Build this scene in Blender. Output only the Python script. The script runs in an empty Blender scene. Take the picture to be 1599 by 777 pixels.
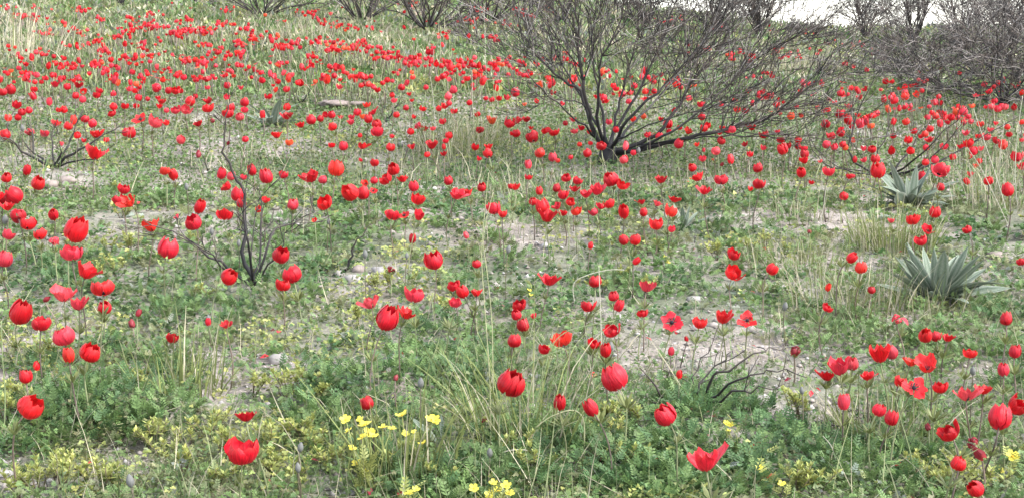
import bpy, math, random
import numpy as np
from mathutils import Vector, Matrix, Quaternion

random.seed(11)
rng = np.random.default_rng(11)
SC = bpy.context.scene
COL = SC.collection
R = math.radians

# ------------------------------------------------------------------ camera, sky, sun, exposure
CAM_H = 0.90
F_PX = 2300.0                 # focal length in photograph pixels (1599 wide)
W_PX, H_PX = 1599.0, 777.0
CX, CY = W_PX / 2, H_PX / 2
HORIZON_Y = 62.0              # photograph row of the true horizon; the hillside itself climbs away from the camera
PITCH = math.atan((CY - HORIZON_Y) / F_PX)
RISE = (HORIZON_Y + 8.0) / F_PX
cam_data = bpy.data.cameras.new('camera')
cam_data.sensor_width = 36.0
cam_data.lens = F_PX / W_PX * 36.0
cam_data.clip_start = 0.05
cam_data.clip_end = 2000.0
cam = bpy.data.objects.new('camera', cam_data)
cam.location = (0, 0, CAM_H)
cam.rotation_euler = (R(90) - PITCH, 0, 0)
COL.objects.link(cam)
SC.camera = cam

SUN_EL, SUN_AZ = 50.0, 112.0          # azimuth: clockwise from +Y (the view direction)
world = bpy.data.worlds.new('World')
SC.world = world
world.use_nodes = True
wn = world.node_tree
bg = wn.nodes['Background']
sky = wn.nodes.new('ShaderNodeTexSky')
sky.sky_type = 'NISHITA'
sky.sun_disc = False
sky.sun_elevation = R(SUN_EL)
sky.sun_rotation = R(SUN_AZ)
sky.air_density = 1.0
sky.dust_density = 1.0
hs = wn.nodes.new('ShaderNodeHueSaturation')
hs.inputs['Saturation'].default_value = 0.45     # thin even cloud: a nearly white sky
wn.links.new(sky.outputs[0], hs.inputs['Color'])
wn.links.new(hs.outputs[0], bg.inputs['Color'])
bg.inputs['Strength'].default_value = 0.15
sd = bpy.data.lights.new('sun', 'SUN')
sd.energy = 1.5
sd.angle = R(20)
sd.color = (1.0, 0.965, 0.92)
sun = bpy.data.objects.new('sun', sd)
sv = Vector((math.sin(R(SUN_AZ)) * math.cos(R(SUN_EL)), math.cos(R(SUN_AZ)) * math.cos(R(SUN_EL)), math.sin(R(SUN_EL))))
sun.rotation_euler = sv.to_track_quat('Z', 'Y').to_euler()
sun.location = (0, 0, 20)
COL.objects.link(sun)
SC.view_settings.view_transform = 'Standard'
SC.view_settings.look = 'None'
SC.view_settings.gamma = 1.0
SC.view_settings.use_curve_mapping = False
SC.view_settings.exposure = 2.05

# ------------------------------------------------------------------ helpers
CP, SP = math.cos(PITCH), math.sin(PITCH)

def vnoise(x, y, seed=0):
    """smooth value noise, about -1..1"""
    x = np.asarray(x, float); y = np.asarray(y, float)
    xi = np.floor(x).astype(np.int64); yi = np.floor(y).astype(np.int64)
    fx = x - xi; fy = y - yi
    fx = fx * fx * (3 - 2 * fx); fy = fy * fy * (3 - 2 * fy)
    def h(a, b):
        n = (a * 374761393 + b * 668265263 + seed * 974711) & 0x7fffffff
        n = ((n ^ (n >> 13)) * 1274126177) & 0x7fffffff
        n = (n ^ (n >> 16)) & 0xffff
        return n / 32767.5 - 1.0
    a = h(xi, yi) * (1 - fx) + h(xi + 1, yi) * fx
    b = h(xi, yi + 1) * (1 - fx) + h(xi + 1, yi + 1) * fx
    return a * (1 - fy) + b * fy

def fbm(x, y, seed=0, oct=3):
    s = 0; a = 1.0; t = 0
    for k in range(oct):
        s = s + a * vnoise(x * 2 ** k, y * 2 ** k, seed + 7 * k); t += a; a *= .5
    return s / t

def sstep(a, b, x):
    t = np.clip((x - a) / (b - a), 0, 1)
    return t * t * (3 - 2 * t)

def terrain0(x, y):
    x = np.asarray(x, float); y = np.asarray(y, float)
    yy = np.clip(y - 7.0, 0, 25.0)
    z = 0.040 * yy * sstep(6, 10, y) + RISE * np.clip(y, -20, 31)
    side = sstep(9, 22, y)
    z = z - 0.125 * np.clip(x, 0, 6.2) * side + 0.035 * np.clip(-x, 0, 14) * side
    far = np.clip(y - 31.0, 0, 400)
    right = sstep(-3.0, 5.0, x - 0.02 * y)
    z = z + (1 - right) * (0.09 * np.minimum(far, 60) + .02 * np.maximum(far - 60, 0)) - right * 0.11 * far
    return z

BUMPS = []      # (x, y, radius, height)

def terrain(x, y):
    z = terrain0(x, y)
    z = z + 0.030 * fbm(x * .9 + 3, y * .7, 3, 2) + 0.012 * fbm(x * 5, y * 5, 5, 2) * (1 - sstep(14, 30, y))
    for bx, by, br, bh in BUMPS:
        z = z + bh * np.exp(-((x - bx) ** 2 + (y - by) ** 2) / (br * br))
    return z

def ray(px, py):
    px = np.asarray(px, float); py = np.asarray(py, float)
    a = (px - CX) / F_PX; b = -(py - CY) / F_PX
    # camera: right +X, up (0,SP,CP), forward (0,CP,-SP)
    return a, CP + b * SP, -SP + b * CP

STEPS = np.concatenate([np.linspace(1.2, 12, 110), np.linspace(12.3, 60, 120), np.linspace(62, 160, 30)])

def hit(px, py, up=0.0):
    """where the pixel's ray meets the ground raised by `up`; arrays welcome; NaN where it misses"""
    px = np.atleast_1d(np.asarray(px, float)); py = np.atleast_1d(np.asarray(py, float))
    up = np.broadcast_to(np.asarray(up, float), px.shape)
    dx, dy, dz = ray(px, py)
    t0 = np.full(px.shape, np.nan); prev = np.full(px.shape, np.nan); done = np.zeros(px.shape, bool)
    pg = None
    for t in STEPS:
        s = t / dy
        g = CAM_H + dz * s - terrain(dx * s, np.full(px.shape, t)) - up
        if pg is not None:
            new = (g <= 0) & ~done
            fr = pg / np.where(np.abs(pg - g) < 1e-9, 1e-9, pg - g)
            t0 = np.where(new, pt + (t - pt) * fr, t0)
            done |= new
        pg = g; pt = t
    s = t0 / dy
    return dx * s, t0, CAM_H + dz * s

def hit1(px, py, up=0.0):
    dx, dy, dz = [float(v) for v in ray(px, py)]
    s = STEPS / dy
    g = CAM_H + dz * s - terrain(dx * s, STEPS) - up
    i = max(1, int(np.argmax(g <= 0)))
    t = (STEPS[i - 1] + (STEPS[i] - STEPS[i - 1]) * g[i - 1] / (g[i - 1] - g[i])) / dy
    return Vector((dx * t, dy * t, CAM_H + dz * t))

def at_depth(px, py, y):
    dx, dy, dz = ray(px, py)
    s = y / dy
    return Vector((float(dx * s), y, float(CAM_H + dz * s)))

def gz(x, y):
    return float(terrain(np.array([x]), np.array([y]))[0])

def project(v):
    vx, vy, vz = v[0], v[1], v[2] - CAM_H
    d = vy * CP - vz * SP
    u = vy * SP + vz * CP
    return CX + F_PX * vx / d, CY - F_PX * u / d, d

def project_np(x, y, z):
    d = y * CP - (z - CAM_H) * SP
    u = y * SP + (z - CAM_H) * CP
    return CX + F_PX * x / d, CY - F_PX * u / d, d

def link(o, parent=None):
    COL.objects.link(o)
    if parent is not None:
        o.parent = parent
    return o

def mesh_np(name, verts, faces, mat, cols=None, smooth=False):
    """faces: (n,3) or (n,4) int array"""
    me = bpy.data.meshes.new(name)
    verts = np.asarray(verts, np.float32); faces = np.asarray(faces, np.int32)
    k = faces.shape[1]
    me.vertices.add(len(verts)); me.vertices.foreach_set('co', verts.ravel())
    me.loops.add(faces.size); me.loops.foreach_set('vertex_index', faces.ravel())
    me.polygons.add(len(faces)); me.polygons.foreach_set('loop_start', np.arange(0, faces.size, k, dtype=np.int32))
    if smooth:
        me.polygons.foreach_set('use_smooth', np.ones(len(faces), bool))
    if cols is not None:
        at = me.color_attributes.new('tint', 'FLOAT_COLOR', 'POINT')
        c4 = np.ones((len(verts), 4), np.float32); c4[:, :3] = cols
        at.data.foreach_set('color', c4.ravel())
    me.materials.append(mat)
    me.update(calc_edges=True); me.validate()
    return me

def tag(o, label=None, cat=None, group=None, kind=None):
    if label: o['label'] = label
    if cat: o['category'] = cat
    if group: o['group'] = group
    if kind: o['kind'] = kind
    return o

def empty(name, loc):
    o = bpy.data.objects.new(name, None)
    o.empty_display_size = .05
    o.location = loc
    return link(o)

def mobj(name, me, parent=None):
    return link(bpy.data.objects.new(name, me), parent)

# ------------------------------------------------------------------ materials
def new_mat(name):
    m = bpy.data.materials.new(name); m.use_nodes = True
    nt = m.node_tree; nt.nodes.clear()
    out = nt.nodes.new('ShaderNodeOutputMaterial')
    return m, nt, out

def leafy(name, transl=0.3, rough=0.55, source='tint', var=0.25, spec=0.3, noise_scale=60.0, object_color=False, tcol=None):
    m, nt, out = new_mat(name)
    N, L = nt.nodes, nt.links
    if object_color:
        src = N.new('ShaderNodeObjectInfo'); csock = src.outputs['Color']
    elif isinstance(source, str):
        src = N.new('ShaderNodeAttribute'); src.attribute_name = source; csock = src.outputs['Color']
    else:
        src = N.new('ShaderNodeRGB'); src.outputs[0].default_value = (*source, 1); csock = src.outputs[0]
    tc = N.new('ShaderNodeTexCoord')
    nz = N.new('ShaderNodeTexNoise'); nz.inputs['Scale'].default_value = noise_scale; nz.inputs['Detail'].default_value = 3
    L.new(tc.outputs['Object'], nz.inputs['Vector'])
    mp = N.new('ShaderNodeMapRange'); mp.inputs['From Min'].default_value = .3; mp.inputs['From Max'].default_value = .7
    mp.inputs['To Min'].default_value = 1 - var; mp.inputs['To Max'].default_value = 1 + var
    L.new(nz.outputs['Fac'], mp.inputs['Value'])
    mul = N.new('ShaderNodeVectorMath'); mul.operation = 'SCALE'
    L.new(csock, mul.inputs[0]); L.new(mp.outputs[0], mul.inputs['Scale'])
    p = N.new('ShaderNodeBsdfPrincipled')
    L.new(mul.outputs[0], p.inputs['Base Color'])
    p.inputs['Roughness'].default_value = rough
    p.inputs['Specular IOR Level'].default_value = spec
    if transl > 0:
        t = N.new('ShaderNodeBsdfTranslucent')
        L.new(mul.outputs[0], t.inputs['Color'])
        mx = N.new('ShaderNodeMixShader'); mx.inputs[0].default_value = transl
        L.new(p.outputs[0], mx.inputs[1]); L.new(t.outputs[0], mx.inputs[2])
        L.new(mx.outputs[0], out.inputs[0])
    else:
        L.new(p.outputs[0], out.inputs[0])
    return m

def petal_mat(name, oc):
    """red tepal: long veins with highlight and fold-shade streaks put into the colour, paler foot and slightly paler margin (coordinates along and across are stored on the mesh)"""
    m, nt, out = new_mat(name)
    N, L = nt.nodes, nt.links
    src = N.new('ShaderNodeObjectInfo')
    st = N.new('ShaderNodeAttribute'); st.attribute_name = 'tint'
    mpg = N.new('ShaderNodeMapping'); mpg.inputs['Scale'].default_value = (7.0, 1.6, 1.0)
    add = N.new('ShaderNodeVectorMath'); add.operation = 'ADD'
    rnd = N.new('ShaderNodeCombineXYZ'); rsc = N.new('ShaderNodeMath'); rsc.operation = 'MULTIPLY'; rsc.inputs[1].default_value = 50
    L.new(src.outputs['Random'], rsc.inputs[0]); L.new(rsc.outputs[0], rnd.inputs[2])
    L.new(st.outputs['Vector'], mpg.inputs['Vector']); L.new(mpg.outputs[0], add.inputs[0]); L.new(rnd.outputs[0], add.inputs[1])
    nz = N.new('ShaderNodeTexNoise'); nz.inputs['Scale'].default_value = 1.0; nz.inputs['Detail'].default_value = 3
    L.new(add.outputs[0], nz.inputs['Vector'])
    mp = N.new('ShaderNodeMapRange'); mp.inputs['From Min'].default_value = .32; mp.inputs['From Max'].default_value = .68
    mp.inputs['To Min'].default_value = .66; mp.inputs['To Max'].default_value = 1.22
    L.new(nz.outputs['Fac'], mp.inputs['Value'])
    mul = N.new('ShaderNodeVectorMath'); mul.operation = 'SCALE'
    L.new(src.outputs['Color'], mul.inputs[0]); L.new(mp.outputs[0], mul.inputs['Scale'])
    sep = N.new('ShaderNodeSeparateXYZ'); L.new(st.outputs['Vector'], sep.inputs[0])
    edge = N.new('ShaderNodeMapRange'); edge.inputs['From Min'].default_value = .80; edge.inputs['From Max'].default_value = 1.0; edge.inputs['To Max'].default_value = .35
    L.new(sep.outputs[1], edge.inputs['Value'])
    mx = N.new('ShaderNodeMix'); mx.data_type = 'RGBA'; mx.inputs[7].default_value = (.74, .07, .055, 1)
    L.new(edge.outputs[0], mx.inputs[0]); L.new(mul.outputs[0], mx.inputs[6])
    p = N.new('ShaderNodeBsdfPrincipled'); p.inputs['Roughness'].default_value = .45; p.inputs['Specular IOR Level'].default_value = .35
    p.inputs['Sheen Weight'].default_value = .05; p.inputs['Sheen Roughness'].default_value = .4; p.inputs['Sheen Tint'].default_value = (1, .6, .65, 1)
    L.new(mx.outputs[2], p.inputs['Base Color'])
    bp = N.new('ShaderNodeBump'); bp.inputs['Strength'].default_value = .45; bp.inputs['Distance'].default_value = .004
    L.new(nz.outputs['Fac'], bp.inputs['Height']); L.new(bp.outputs[0], p.inputs['Normal'])
    t = N.new('ShaderNodeBsdfTranslucent'); L.new(mx.outputs[2], t.inputs['Color'])
    ms = N.new('ShaderNodeMixShader'); ms.inputs[0].default_value = .25
    L.new(p.outputs[0], ms.inputs[1]); L.new(t.outputs[0], ms.inputs[2]); L.new(ms.outputs[0], out.inputs[0])
    return m

M_LEAF = leafy('ground_leaves', .30, .5)
M_GRASS = leafy('grass_blades', .25, .6)
M_PETAL = petal_mat('petal', True)
M_PETAL_T = leafy('petal_tint', .25, .45, var=.2, noise_scale=60, spec=.4)
M_STEM = leafy('stem', .0, .55, var=.25, noise_scale=90)
M_CENTRE = leafy('flower_centre', 0, .7, source=(.012, .010, .016), var=.4, noise_scale=400)
M_FUZZ = leafy('felted_leaf', .12, .75, var=.18, noise_scale=55, spec=.2)
M_YEL = leafy('yellow_petal', .35, .5, source=(.78, .68, .10), var=.12)
M_YELC = leafy('yellow_centre', 0, .7, source=(.5, .30, .02), var=.2)
M_BUD = leafy('grey_bud', 0, .8, source=(.14, .14, .13), var=.35, noise_scale=300)

def bark_mat():
    m, nt, out = new_mat('charred_bark')
    N, L = nt.nodes, nt.links
    a = N.new('ShaderNodeAttribute'); a.attribute_name = 'tint'
    tc = N.new('ShaderNodeTexCoord')
    nz = N.new('ShaderNodeTexNoise'); nz.inputs['Scale'].default_value = 35; nz.inputs['Detail'].default_value = 4
    L.new(tc.outputs['Object'], nz.inputs['Vector'])
    mp = N.new('ShaderNodeMapRange'); mp.inputs['From Min'].default_value = .3; mp.inputs['From Max'].default_value = .72
    mp.inputs['To Min'].default_value = .55; mp.inputs['To Max'].default_value = 1.7
    L.new(nz.outputs['Fac'], mp.inputs['Value'])
    mul = N.new('ShaderNodeVectorMath'); mul.operation = 'SCALE'
    L.new(a.outputs['Color'], mul.inputs[0]); L.new(mp.outputs[0], mul.inputs['Scale'])
    p = N.new('ShaderNodeBsdfPrincipled'); p.inputs['Roughness'].default_value = .75
    p.inputs['Specular IOR Level'].default_value = .35
    L.new(mul.outputs[0], p.inputs['Base Color'])
    bp = N.new('ShaderNodeBump'); bp.inputs['Strength'].default_value = .5; bp.inputs['Distance'].default_value = .004
    L.new(nz.outputs['Fac'], bp.inputs['Height']); L.new(bp.outputs[0], p.inputs['Normal'])
    L.new(p.outputs[0], out.inputs[0])
    return m
M_BARK = bark_mat()

def soil_mat():
    m, nt, out = new_mat('soil')
    N, L = nt.nodes, nt.links
    tc = N.new('ShaderNodeTexCoord')
    def noise(s, d=5):
        n = N.new('ShaderNodeTexNoise'); n.inputs['Scale'].default_value = s; n.inputs['Detail'].default_value = d
        n.inputs['Roughness'].default_value = .65
        L.new(tc.outputs['Object'], n.inputs['Vector']); return n
    n1, n2, n3 = noise(1.3), noise(9), noise(70)
    r1 = N.new('ShaderNodeValToRGB')
    e = r1.color_ramp.elements
    e[0].position = .3; e[0].color = (.19, .165, .143, 1)
    e[1].position = .72; e[1].color = (.47, .43, .40, 1)
    k = e.new(.5); k.color = (.33, .295, .268, 1)
    L.new(n2.outputs['Fac'], r1.inputs[0])
    r2 = N.new('ShaderNodeValToRGB')
    e = r2.color_ramp.elements
    e[0].position = .35; e[0].color = (.55, .53, .5, 1); e[1].position = .7; e[1].color = (1.15, 1.1, 1.05, 1)
    L.new(n3.outputs['Fac'], r2.inputs[0])
    mx = N.new('ShaderNodeMix'); mx.data_type = 'RGBA'; mx.blend_type = 'MULTIPLY'; mx.inputs[0].default_value = .8
    L.new(r1.outputs[0], mx.inputs[6]); L.new(r2.outputs[0], mx.inputs[7])
    mo = N.new('ShaderNodeMix'); mo.data_type = 'RGBA'          # thin moss and fine weeds
    mo.inputs[7].default_value = (.10, .13, .07, 1)
    mr = N.new('ShaderNodeMapRange'); mr.inputs['From Min'].default_value = .42; mr.inputs['From Max'].default_value = .6
    mr.inputs['To Max'].default_value = .75
    L.new(n1.outputs['Fac'], mr.inputs['Value']); L.new(mr.outputs[0], mo.inputs[0])
    L.new(mx.outputs[2], mo.inputs[6])
    p = N.new('ShaderNodeBsdfPrincipled'); p.inputs['Roughness'].default_value = .95
    p.inputs['Specular IOR Level'].default_value = .1
    L.new(mo.outputs[2], p.inputs['Base Color'])
    bp = N.new('ShaderNodeBump'); bp.inputs['Strength'].default_value = .8; bp.inputs['Distance'].default_value = .012
    ad = N.new('ShaderNodeMath'); L.new(n2.outputs['Fac'], ad.inputs[0]); L.new(n3.outputs['Fac'], ad.inputs[1])
    L.new(ad.outputs[0], bp.inputs['Height']); L.new(bp.outputs[0], p.inputs['Normal'])
    L.new(p.outputs[0], out.inputs[0])
    return m
M_SOIL = soil_mat()

def stone_mat():
    m, nt, out = new_mat('stone')
    N, L = nt.nodes, nt.links
    a = N.new('ShaderNodeObjectInfo')
    tc = N.new('ShaderNodeTexCoord')
    nz = N.new('ShaderNodeTexNoise'); nz.inputs['Scale'].default_value = 30; nz.inputs['Detail'].default_value = 6
    L.new(tc.outputs['Object'], nz.inputs['Vector'])
    mp = N.new('ShaderNodeMapRange'); mp.inputs['From Min'].default_value = .3; mp.inputs['From Max'].default_value = .7
    mp.inputs['To Min'].default_value = .6; mp.inputs['To Max'].default_value = 1.25
    L.new(nz.outputs['Fac'], mp.inputs['Value'])
    mul = N.new('ShaderNodeVectorMath'); mul.operation = 'SCALE'
    L.new(a.outputs['Color'], mul.inputs[0]); L.new(mp.outputs[0], mul.inputs['Scale'])
    p = N.new('ShaderNodeBsdfPrincipled'); p.inputs['Roughness'].default_value = .9
    L.new(mul.outputs[0], p.inputs['Base Color'])
    bp = N.new('ShaderNodeBump'); bp.inputs['Strength'].default_value = .7; bp.inputs['Distance'].default_value = .006
    L.new(nz.outputs['Fac'], bp.inputs['Height']); L.new(bp.outputs[0], p.inputs['Normal'])
    L.new(p.outputs[0], out.inputs[0])
    return m
M_STONE = stone_mat()

# ------------------------------------------------------------------ ground
for px, py, r, h in ((100, 292, .26, .06), (540, 163, .5, .06), (200, 700, .12, -.03), (1110, 700, .14, .02),
                     (300, 240, .3, .05), (1560, 405, .22, .03), (170, 655, .2, .03), (560, 600, .22, .03)):
    p = hit1(px, py)
    BUMPS.append((p.x, p.y, r, h))

def build_ground():
    ys = [-12.0, -6, -3, -1.0, 0.2, 1.0]
    y = 1.4
    while y < 420:
        ys.append(y); y += 0.0042 * max(y, 1.8) ** 1.15 + .004
    ys = np.array(ys)
    n = 300
    us = np.linspace(-1, 1, n)
    us = np.sign(us) * (0.55 * np.abs(us) + 0.45 * np.abs(us) ** 4) * 1.6   # denser inside the view
    X = us[None, :] * (np.maximum(ys, 2.0)[:, None] * 0.62 + 1.2)
    Y = np.repeat(ys[:, None], n, 1)
    Z = terrain(X, Y)
    near = 1 - sstep(9, 16, Y)
    s = soil_amount_xyz(X, Y, Z)
    Z = Z + near * (0.010 * fbm(X * 14, Y * 14, 21, 3) + 0.006 * s * fbm(X * 45, Y * 45, 25, 2))
    V = np.stack([X, Y, Z], -1).reshape(-1, 3)
    m = len(ys)
    i = (np.arange(m - 1)[:, None] * n + np.arange(n - 1)[None, :]).ravel()
    F = np.stack([i, i + 1, i + n + 1, i + n], 1)
    me = mesh_np('ground', V, F, M_SOIL, smooth=True)
    o = mobj('ground', me)
    tag(o, 'bare stony hillside soil under the low weeds', 'ground', kind='structure')
    return o

# soil and vegetation patches read off the photograph: (x, y, rx, ry, strength)
SOIL = [(100, 285, 52, 20, 1), (440, 345, 60, 18, .9), (700, 303, 70, 12, .8), (570, 432, 62, 17, .95), (1050, 468, 80, 16, .85),
        (1050, 542, 105, 20, .9), (900, 388, 60, 9, .7), (480, 240, 85, 11, .8), (310, 235, 60, 13, .8), (640, 195, 50, 20, .7),
        (1175, 565, 80, 20, .85), (430, 580, 55, 17, .8), (560, 562, 60, 12, .8), (60, 530, 50, 12, .5), (1540, 580, 60, 22, .75),
        (1560, 402, 50, 14, .9), (340, 558, 40, 18, .6), (215, 350, 45, 12, .8), (205, 392, 40, 15, .7), (1250, 138, 110, 16, .8),
        (1110, 692, 60, 14, .9), (200, 722, 60, 20, .6), (540, 158, 40, 12, .7), (860, 372, 60, 8, .6), (1400, 215, 90, 10, .6),
        (1210, 600, 60, 12, .6), (330, 300, 40, 8, .4), (1330, 570, 60, 12, .5), (1500, 610, 70, 14, .6), (640, 580, 40, 10, .5),
        (960, 260, 90, 8, .3), (1150, 430, 70, 10, .4), (740, 640, 40, 10, .3), (70, 745, 40, 12, .5), (420, 615, 30, 12, .5)]
DARK = [(170, 630, 135, 45, 1), (300, 505, 90, 25, .9), (100, 425, 70, 30, .8), (420, 432, 55, 26, 1), (485, 166, 40, 12, 1),
        (540, 600, 110, 35, .8), (1150, 645, 120, 35, 1), (1080, 745, 160, 36, 1), (700, 585, 90, 36, .8), (950, 690, 100, 50, .8),
        (1300, 690, 110, 45, .9), (1130, 365, 60, 20, .9), (650, 515, 75, 25, .8), (1570, 480, 40, 35, .8), (720, 745, 140, 36, .9),
        (530, 380, 55, 16, .7), (50, 680, 80, 30, .7), (320, 270, 60, 15, .5), (950, 255, 60, 8, .7), (1180, 255, 60, 10, .6),
        (1400, 730, 90, 40, .7), (200, 560, 90, 20, .6), (800, 680, 70, 50, .6), (560, 660, 80, 30, .8), (1200, 30, 60, 40, .5)]
YELG = [(410, 700, 110, 55, 1), (90, 762, 110, 22, 1), (1180, 385, 55, 18, .8), (740, 232, 60, 18, .8), (1400, 350, 45, 28, .7),
        (560, 745, 60, 30, .6), (1490, 750, 60, 30, .7), (600, 480, 60, 40, .5), (50, 590, 70, 40, .4), (180, 400, 60, 40, .5),
        (1240, 640, 40, 30, .4), (450, 610, 50, 20, .7), (900, 440, 60, 20, .5), (340, 690, 40, 40, .7), (150, 720, 60, 20, .5)]
STRAW = [(480, 58, 230, 30, .9), (230, 70, 200, 40, .6), (1260, 108, 110, 22, 1), (1250, 390, 60, 50, .7), (30, 40, 60, 50, 1),
         (1400, 350, 60, 35, .8), (720, 215, 60, 30, .7), (860, 60, 120, 40, .5), (620, 120, 160, 25, .5), (800, 480, 120, 60, .35),
         (1300, 480, 120, 50, .5), (1560, 250, 70, 60, .7), (700, 270, 200, 30, .4), (1380, 660, 40, 30, .5), (850, 620, 80, 60, .4),
         (60, 560, 70, 40, .4), (420, 540, 90, 20, .5), (1450, 170, 120, 20, .7), (900, 330, 150, 40, .4)]

def patch(lst, px, py):
    v = np.zeros(np.shape(px))
    for x, y, rx, ry, s in lst:
        d = ((px - x) / rx) ** 2 + ((py - y) / ry) ** 2
        v = np.maximum(v, s * np.exp(-d ** 1.5 * .8))
    return v

def soil_amount_xyz(x, y, z):
    ok = y > 1.3
    px, py, d = project_np(x, np.where(ok, y, 1.3), z)
    n = fbm(x * 3.1, y * 1.9, 41, 3)
    base = sstep(.15, .5, n) * .75
    v = patch(SOIL, px + 22 * vnoise(x * 6, y * 6, 2), py + 8 * vnoise(x * 6 + 9, y * 6, 4))
    return np.clip(np.maximum(base, v * (.86 + .5 * vnoise(x * 12, y * 12, 6))), 0, 1) * ok

build_ground()

# ------------------------------------------------------------------ ground cover (stuff)
def diamond(ox, oy, ang, ln, wd, z0=0., rise=0., fold=.25):
    c, s = math.cos(ang), math.sin(ang)
    def P(a, b, z): return (ox + a * c - b * s, oy + a * s + b * c, z)
    return [P(0, 0, z0), P(.5 * ln, -wd, z0 + rise * .5 + fold * wd), P(ln, 0, z0 + rise), P(.5 * ln, wd, z0 + rise * .5 + fold * wd)]

def proto(parts):
    v = []; f = []
    for q in parts:
        b = len(v); v += q; f += [(b, b + 1, b + 2), (b, b + 2, b + 3)]
    return np.array(v), np.array(f)

P_PALM = proto([diamond(.35, 0, a, .65 - .12 * abs(a), .15, .12, r) for a, r in ((-1.25, .0), (-.62, .08), (0, .12), (.62, .06), (1.25, -.02))]
               + [diamond(0, 0, 0, .4, .03, 0, .12)])
P_FEATH = proto([diamond(.16 + .17 * k, 0, sgn * .95, .36 - .05 * k, .07, .05 + .05 * k, .06) for k in range(4) for sgn in (-1, 1)]
                + [diamond(0, 0, 0, 1, .05, 0, .18)])
def trefoil():
    q = []
    for a in (-2.0, 0, 2.0):
        q.append(diamond(.45, 0, a * .75, .5, .24, .25, .04, .12))
    q.append(diamond(0, 0, 0, .46, .025, 0, .24))
    return proto(q)
P_TREF = trefoil()
P_OVAL = proto([diamond(0, 0, 0, 1, .21, 0, .08, .3)])
P_FAR = proto([diamond(0, 0, a, l, .16, 0, .35) for a, l in ((-1.9, .5), (-.5, .9), (.7, .8), (2.2, .55))])

def place(pro, pos, yaw, pitch, roll, scale):
    pv, pf = pro
    n = len(pos); k = len(pv)
    cy, sy = np.cos(yaw), np.sin(yaw); cp, sp = np.cos(pitch), np.sin(pitch); cr, sr = np.cos(roll), np.sin(roll)
    x, y, z = pv[:, 0][None], pv[:, 1][None], pv[:, 2][None]
    y1 = y * cr[:, None] - z * sr[:, None]; z1 = y * sr[:, None] + z * cr[:, None]
    x2 = x * cp[:, None] - z1 * sp[:, None]; z2 = x * sp[:, None] + z1 * cp[:, None]
    X = x2 * cy[:, None] - y1 * sy[:, None]; Y = x2 * sy[:, None] + y1 * cy[:, None]
    V = np.stack([X, Y, z2], -1) * scale[:, None, None] + pos[:, None, :]
    F = pf[None] + (np.arange(n) * k)[:, None, None]
    return V.reshape(-1, 3), F.reshape(-1, 3), k

class Batch:
    def __init__(s): s.v = []; s.f = []; s.c = []; s.n = 0
    def add(s, V, F, C):
        s.v.append(V); s.f.append(F + s.n); s.c.append(C); s.n += len(V)
    def build(s, name, mat):
        return mesh_np(name, np.concatenate(s.v), np.concatenate(s.f), mat, np.concatenate(s.c))

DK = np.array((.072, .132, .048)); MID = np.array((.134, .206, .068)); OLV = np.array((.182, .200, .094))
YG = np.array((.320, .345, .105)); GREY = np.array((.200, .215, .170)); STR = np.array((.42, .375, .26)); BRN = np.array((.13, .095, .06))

def screen_points(n, y0, y1, x0=-420, x1=2020, inside=.62):
    """ground points; a share of them inside the frame, the rest spread wider"""
    px = np.where(rng.random(n) < inside, rng.uniform(-30, 1630, n), rng.uniform(x0, x1, n))
    py = rng.uniform(y0, y1, n)
    x, y, z = hit(px, py)
    ok = ~np.isnan(y)
    return px[ok], py[ok], x[ok], y[ok], z[ok]

def veg_colour(px, py, x, y, d):
    n = len(px)
    jx = px + rng.normal(0, 14, n); jy = py + rng.normal(0, 5, n)
    dk, yg, st = patch(DARK, jx, jy), patch(YELG, jx, jy), patch(STRAW, jx, jy)
    n1 = fbm(x * 1.7, y * 1.1, 51, 2) ; n2 = fbm(x * 2.3 + 5, y * 1.3, 61, 2)
    dk = np.maximum(dk, sstep(.15, .5, n1) * .8); yg = np.maximum(yg, sstep(.2, .5, n2) * .6)
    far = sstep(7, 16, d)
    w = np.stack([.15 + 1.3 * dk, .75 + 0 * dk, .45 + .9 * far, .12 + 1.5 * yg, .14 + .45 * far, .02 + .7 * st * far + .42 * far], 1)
    w[:, 1] += .9 * sstep(-.2, .5, fbm(x * 1.3 + 8, y * .9, 57, 2)); w[:, 2] += .8 * sstep(-.1, .5, fbm(x * 1.5, y * 1.0 + 4, 58, 2))
    k = np.argmax(np.log(w + 1e-3) + .62 * rng.gumbel(size=w.shape), 1)
    pal = np.stack([DK, MID, OLV, YG, GREY, STR])
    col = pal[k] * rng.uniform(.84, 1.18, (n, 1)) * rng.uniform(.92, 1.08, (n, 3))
    return col, k, dk, yg, st

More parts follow.
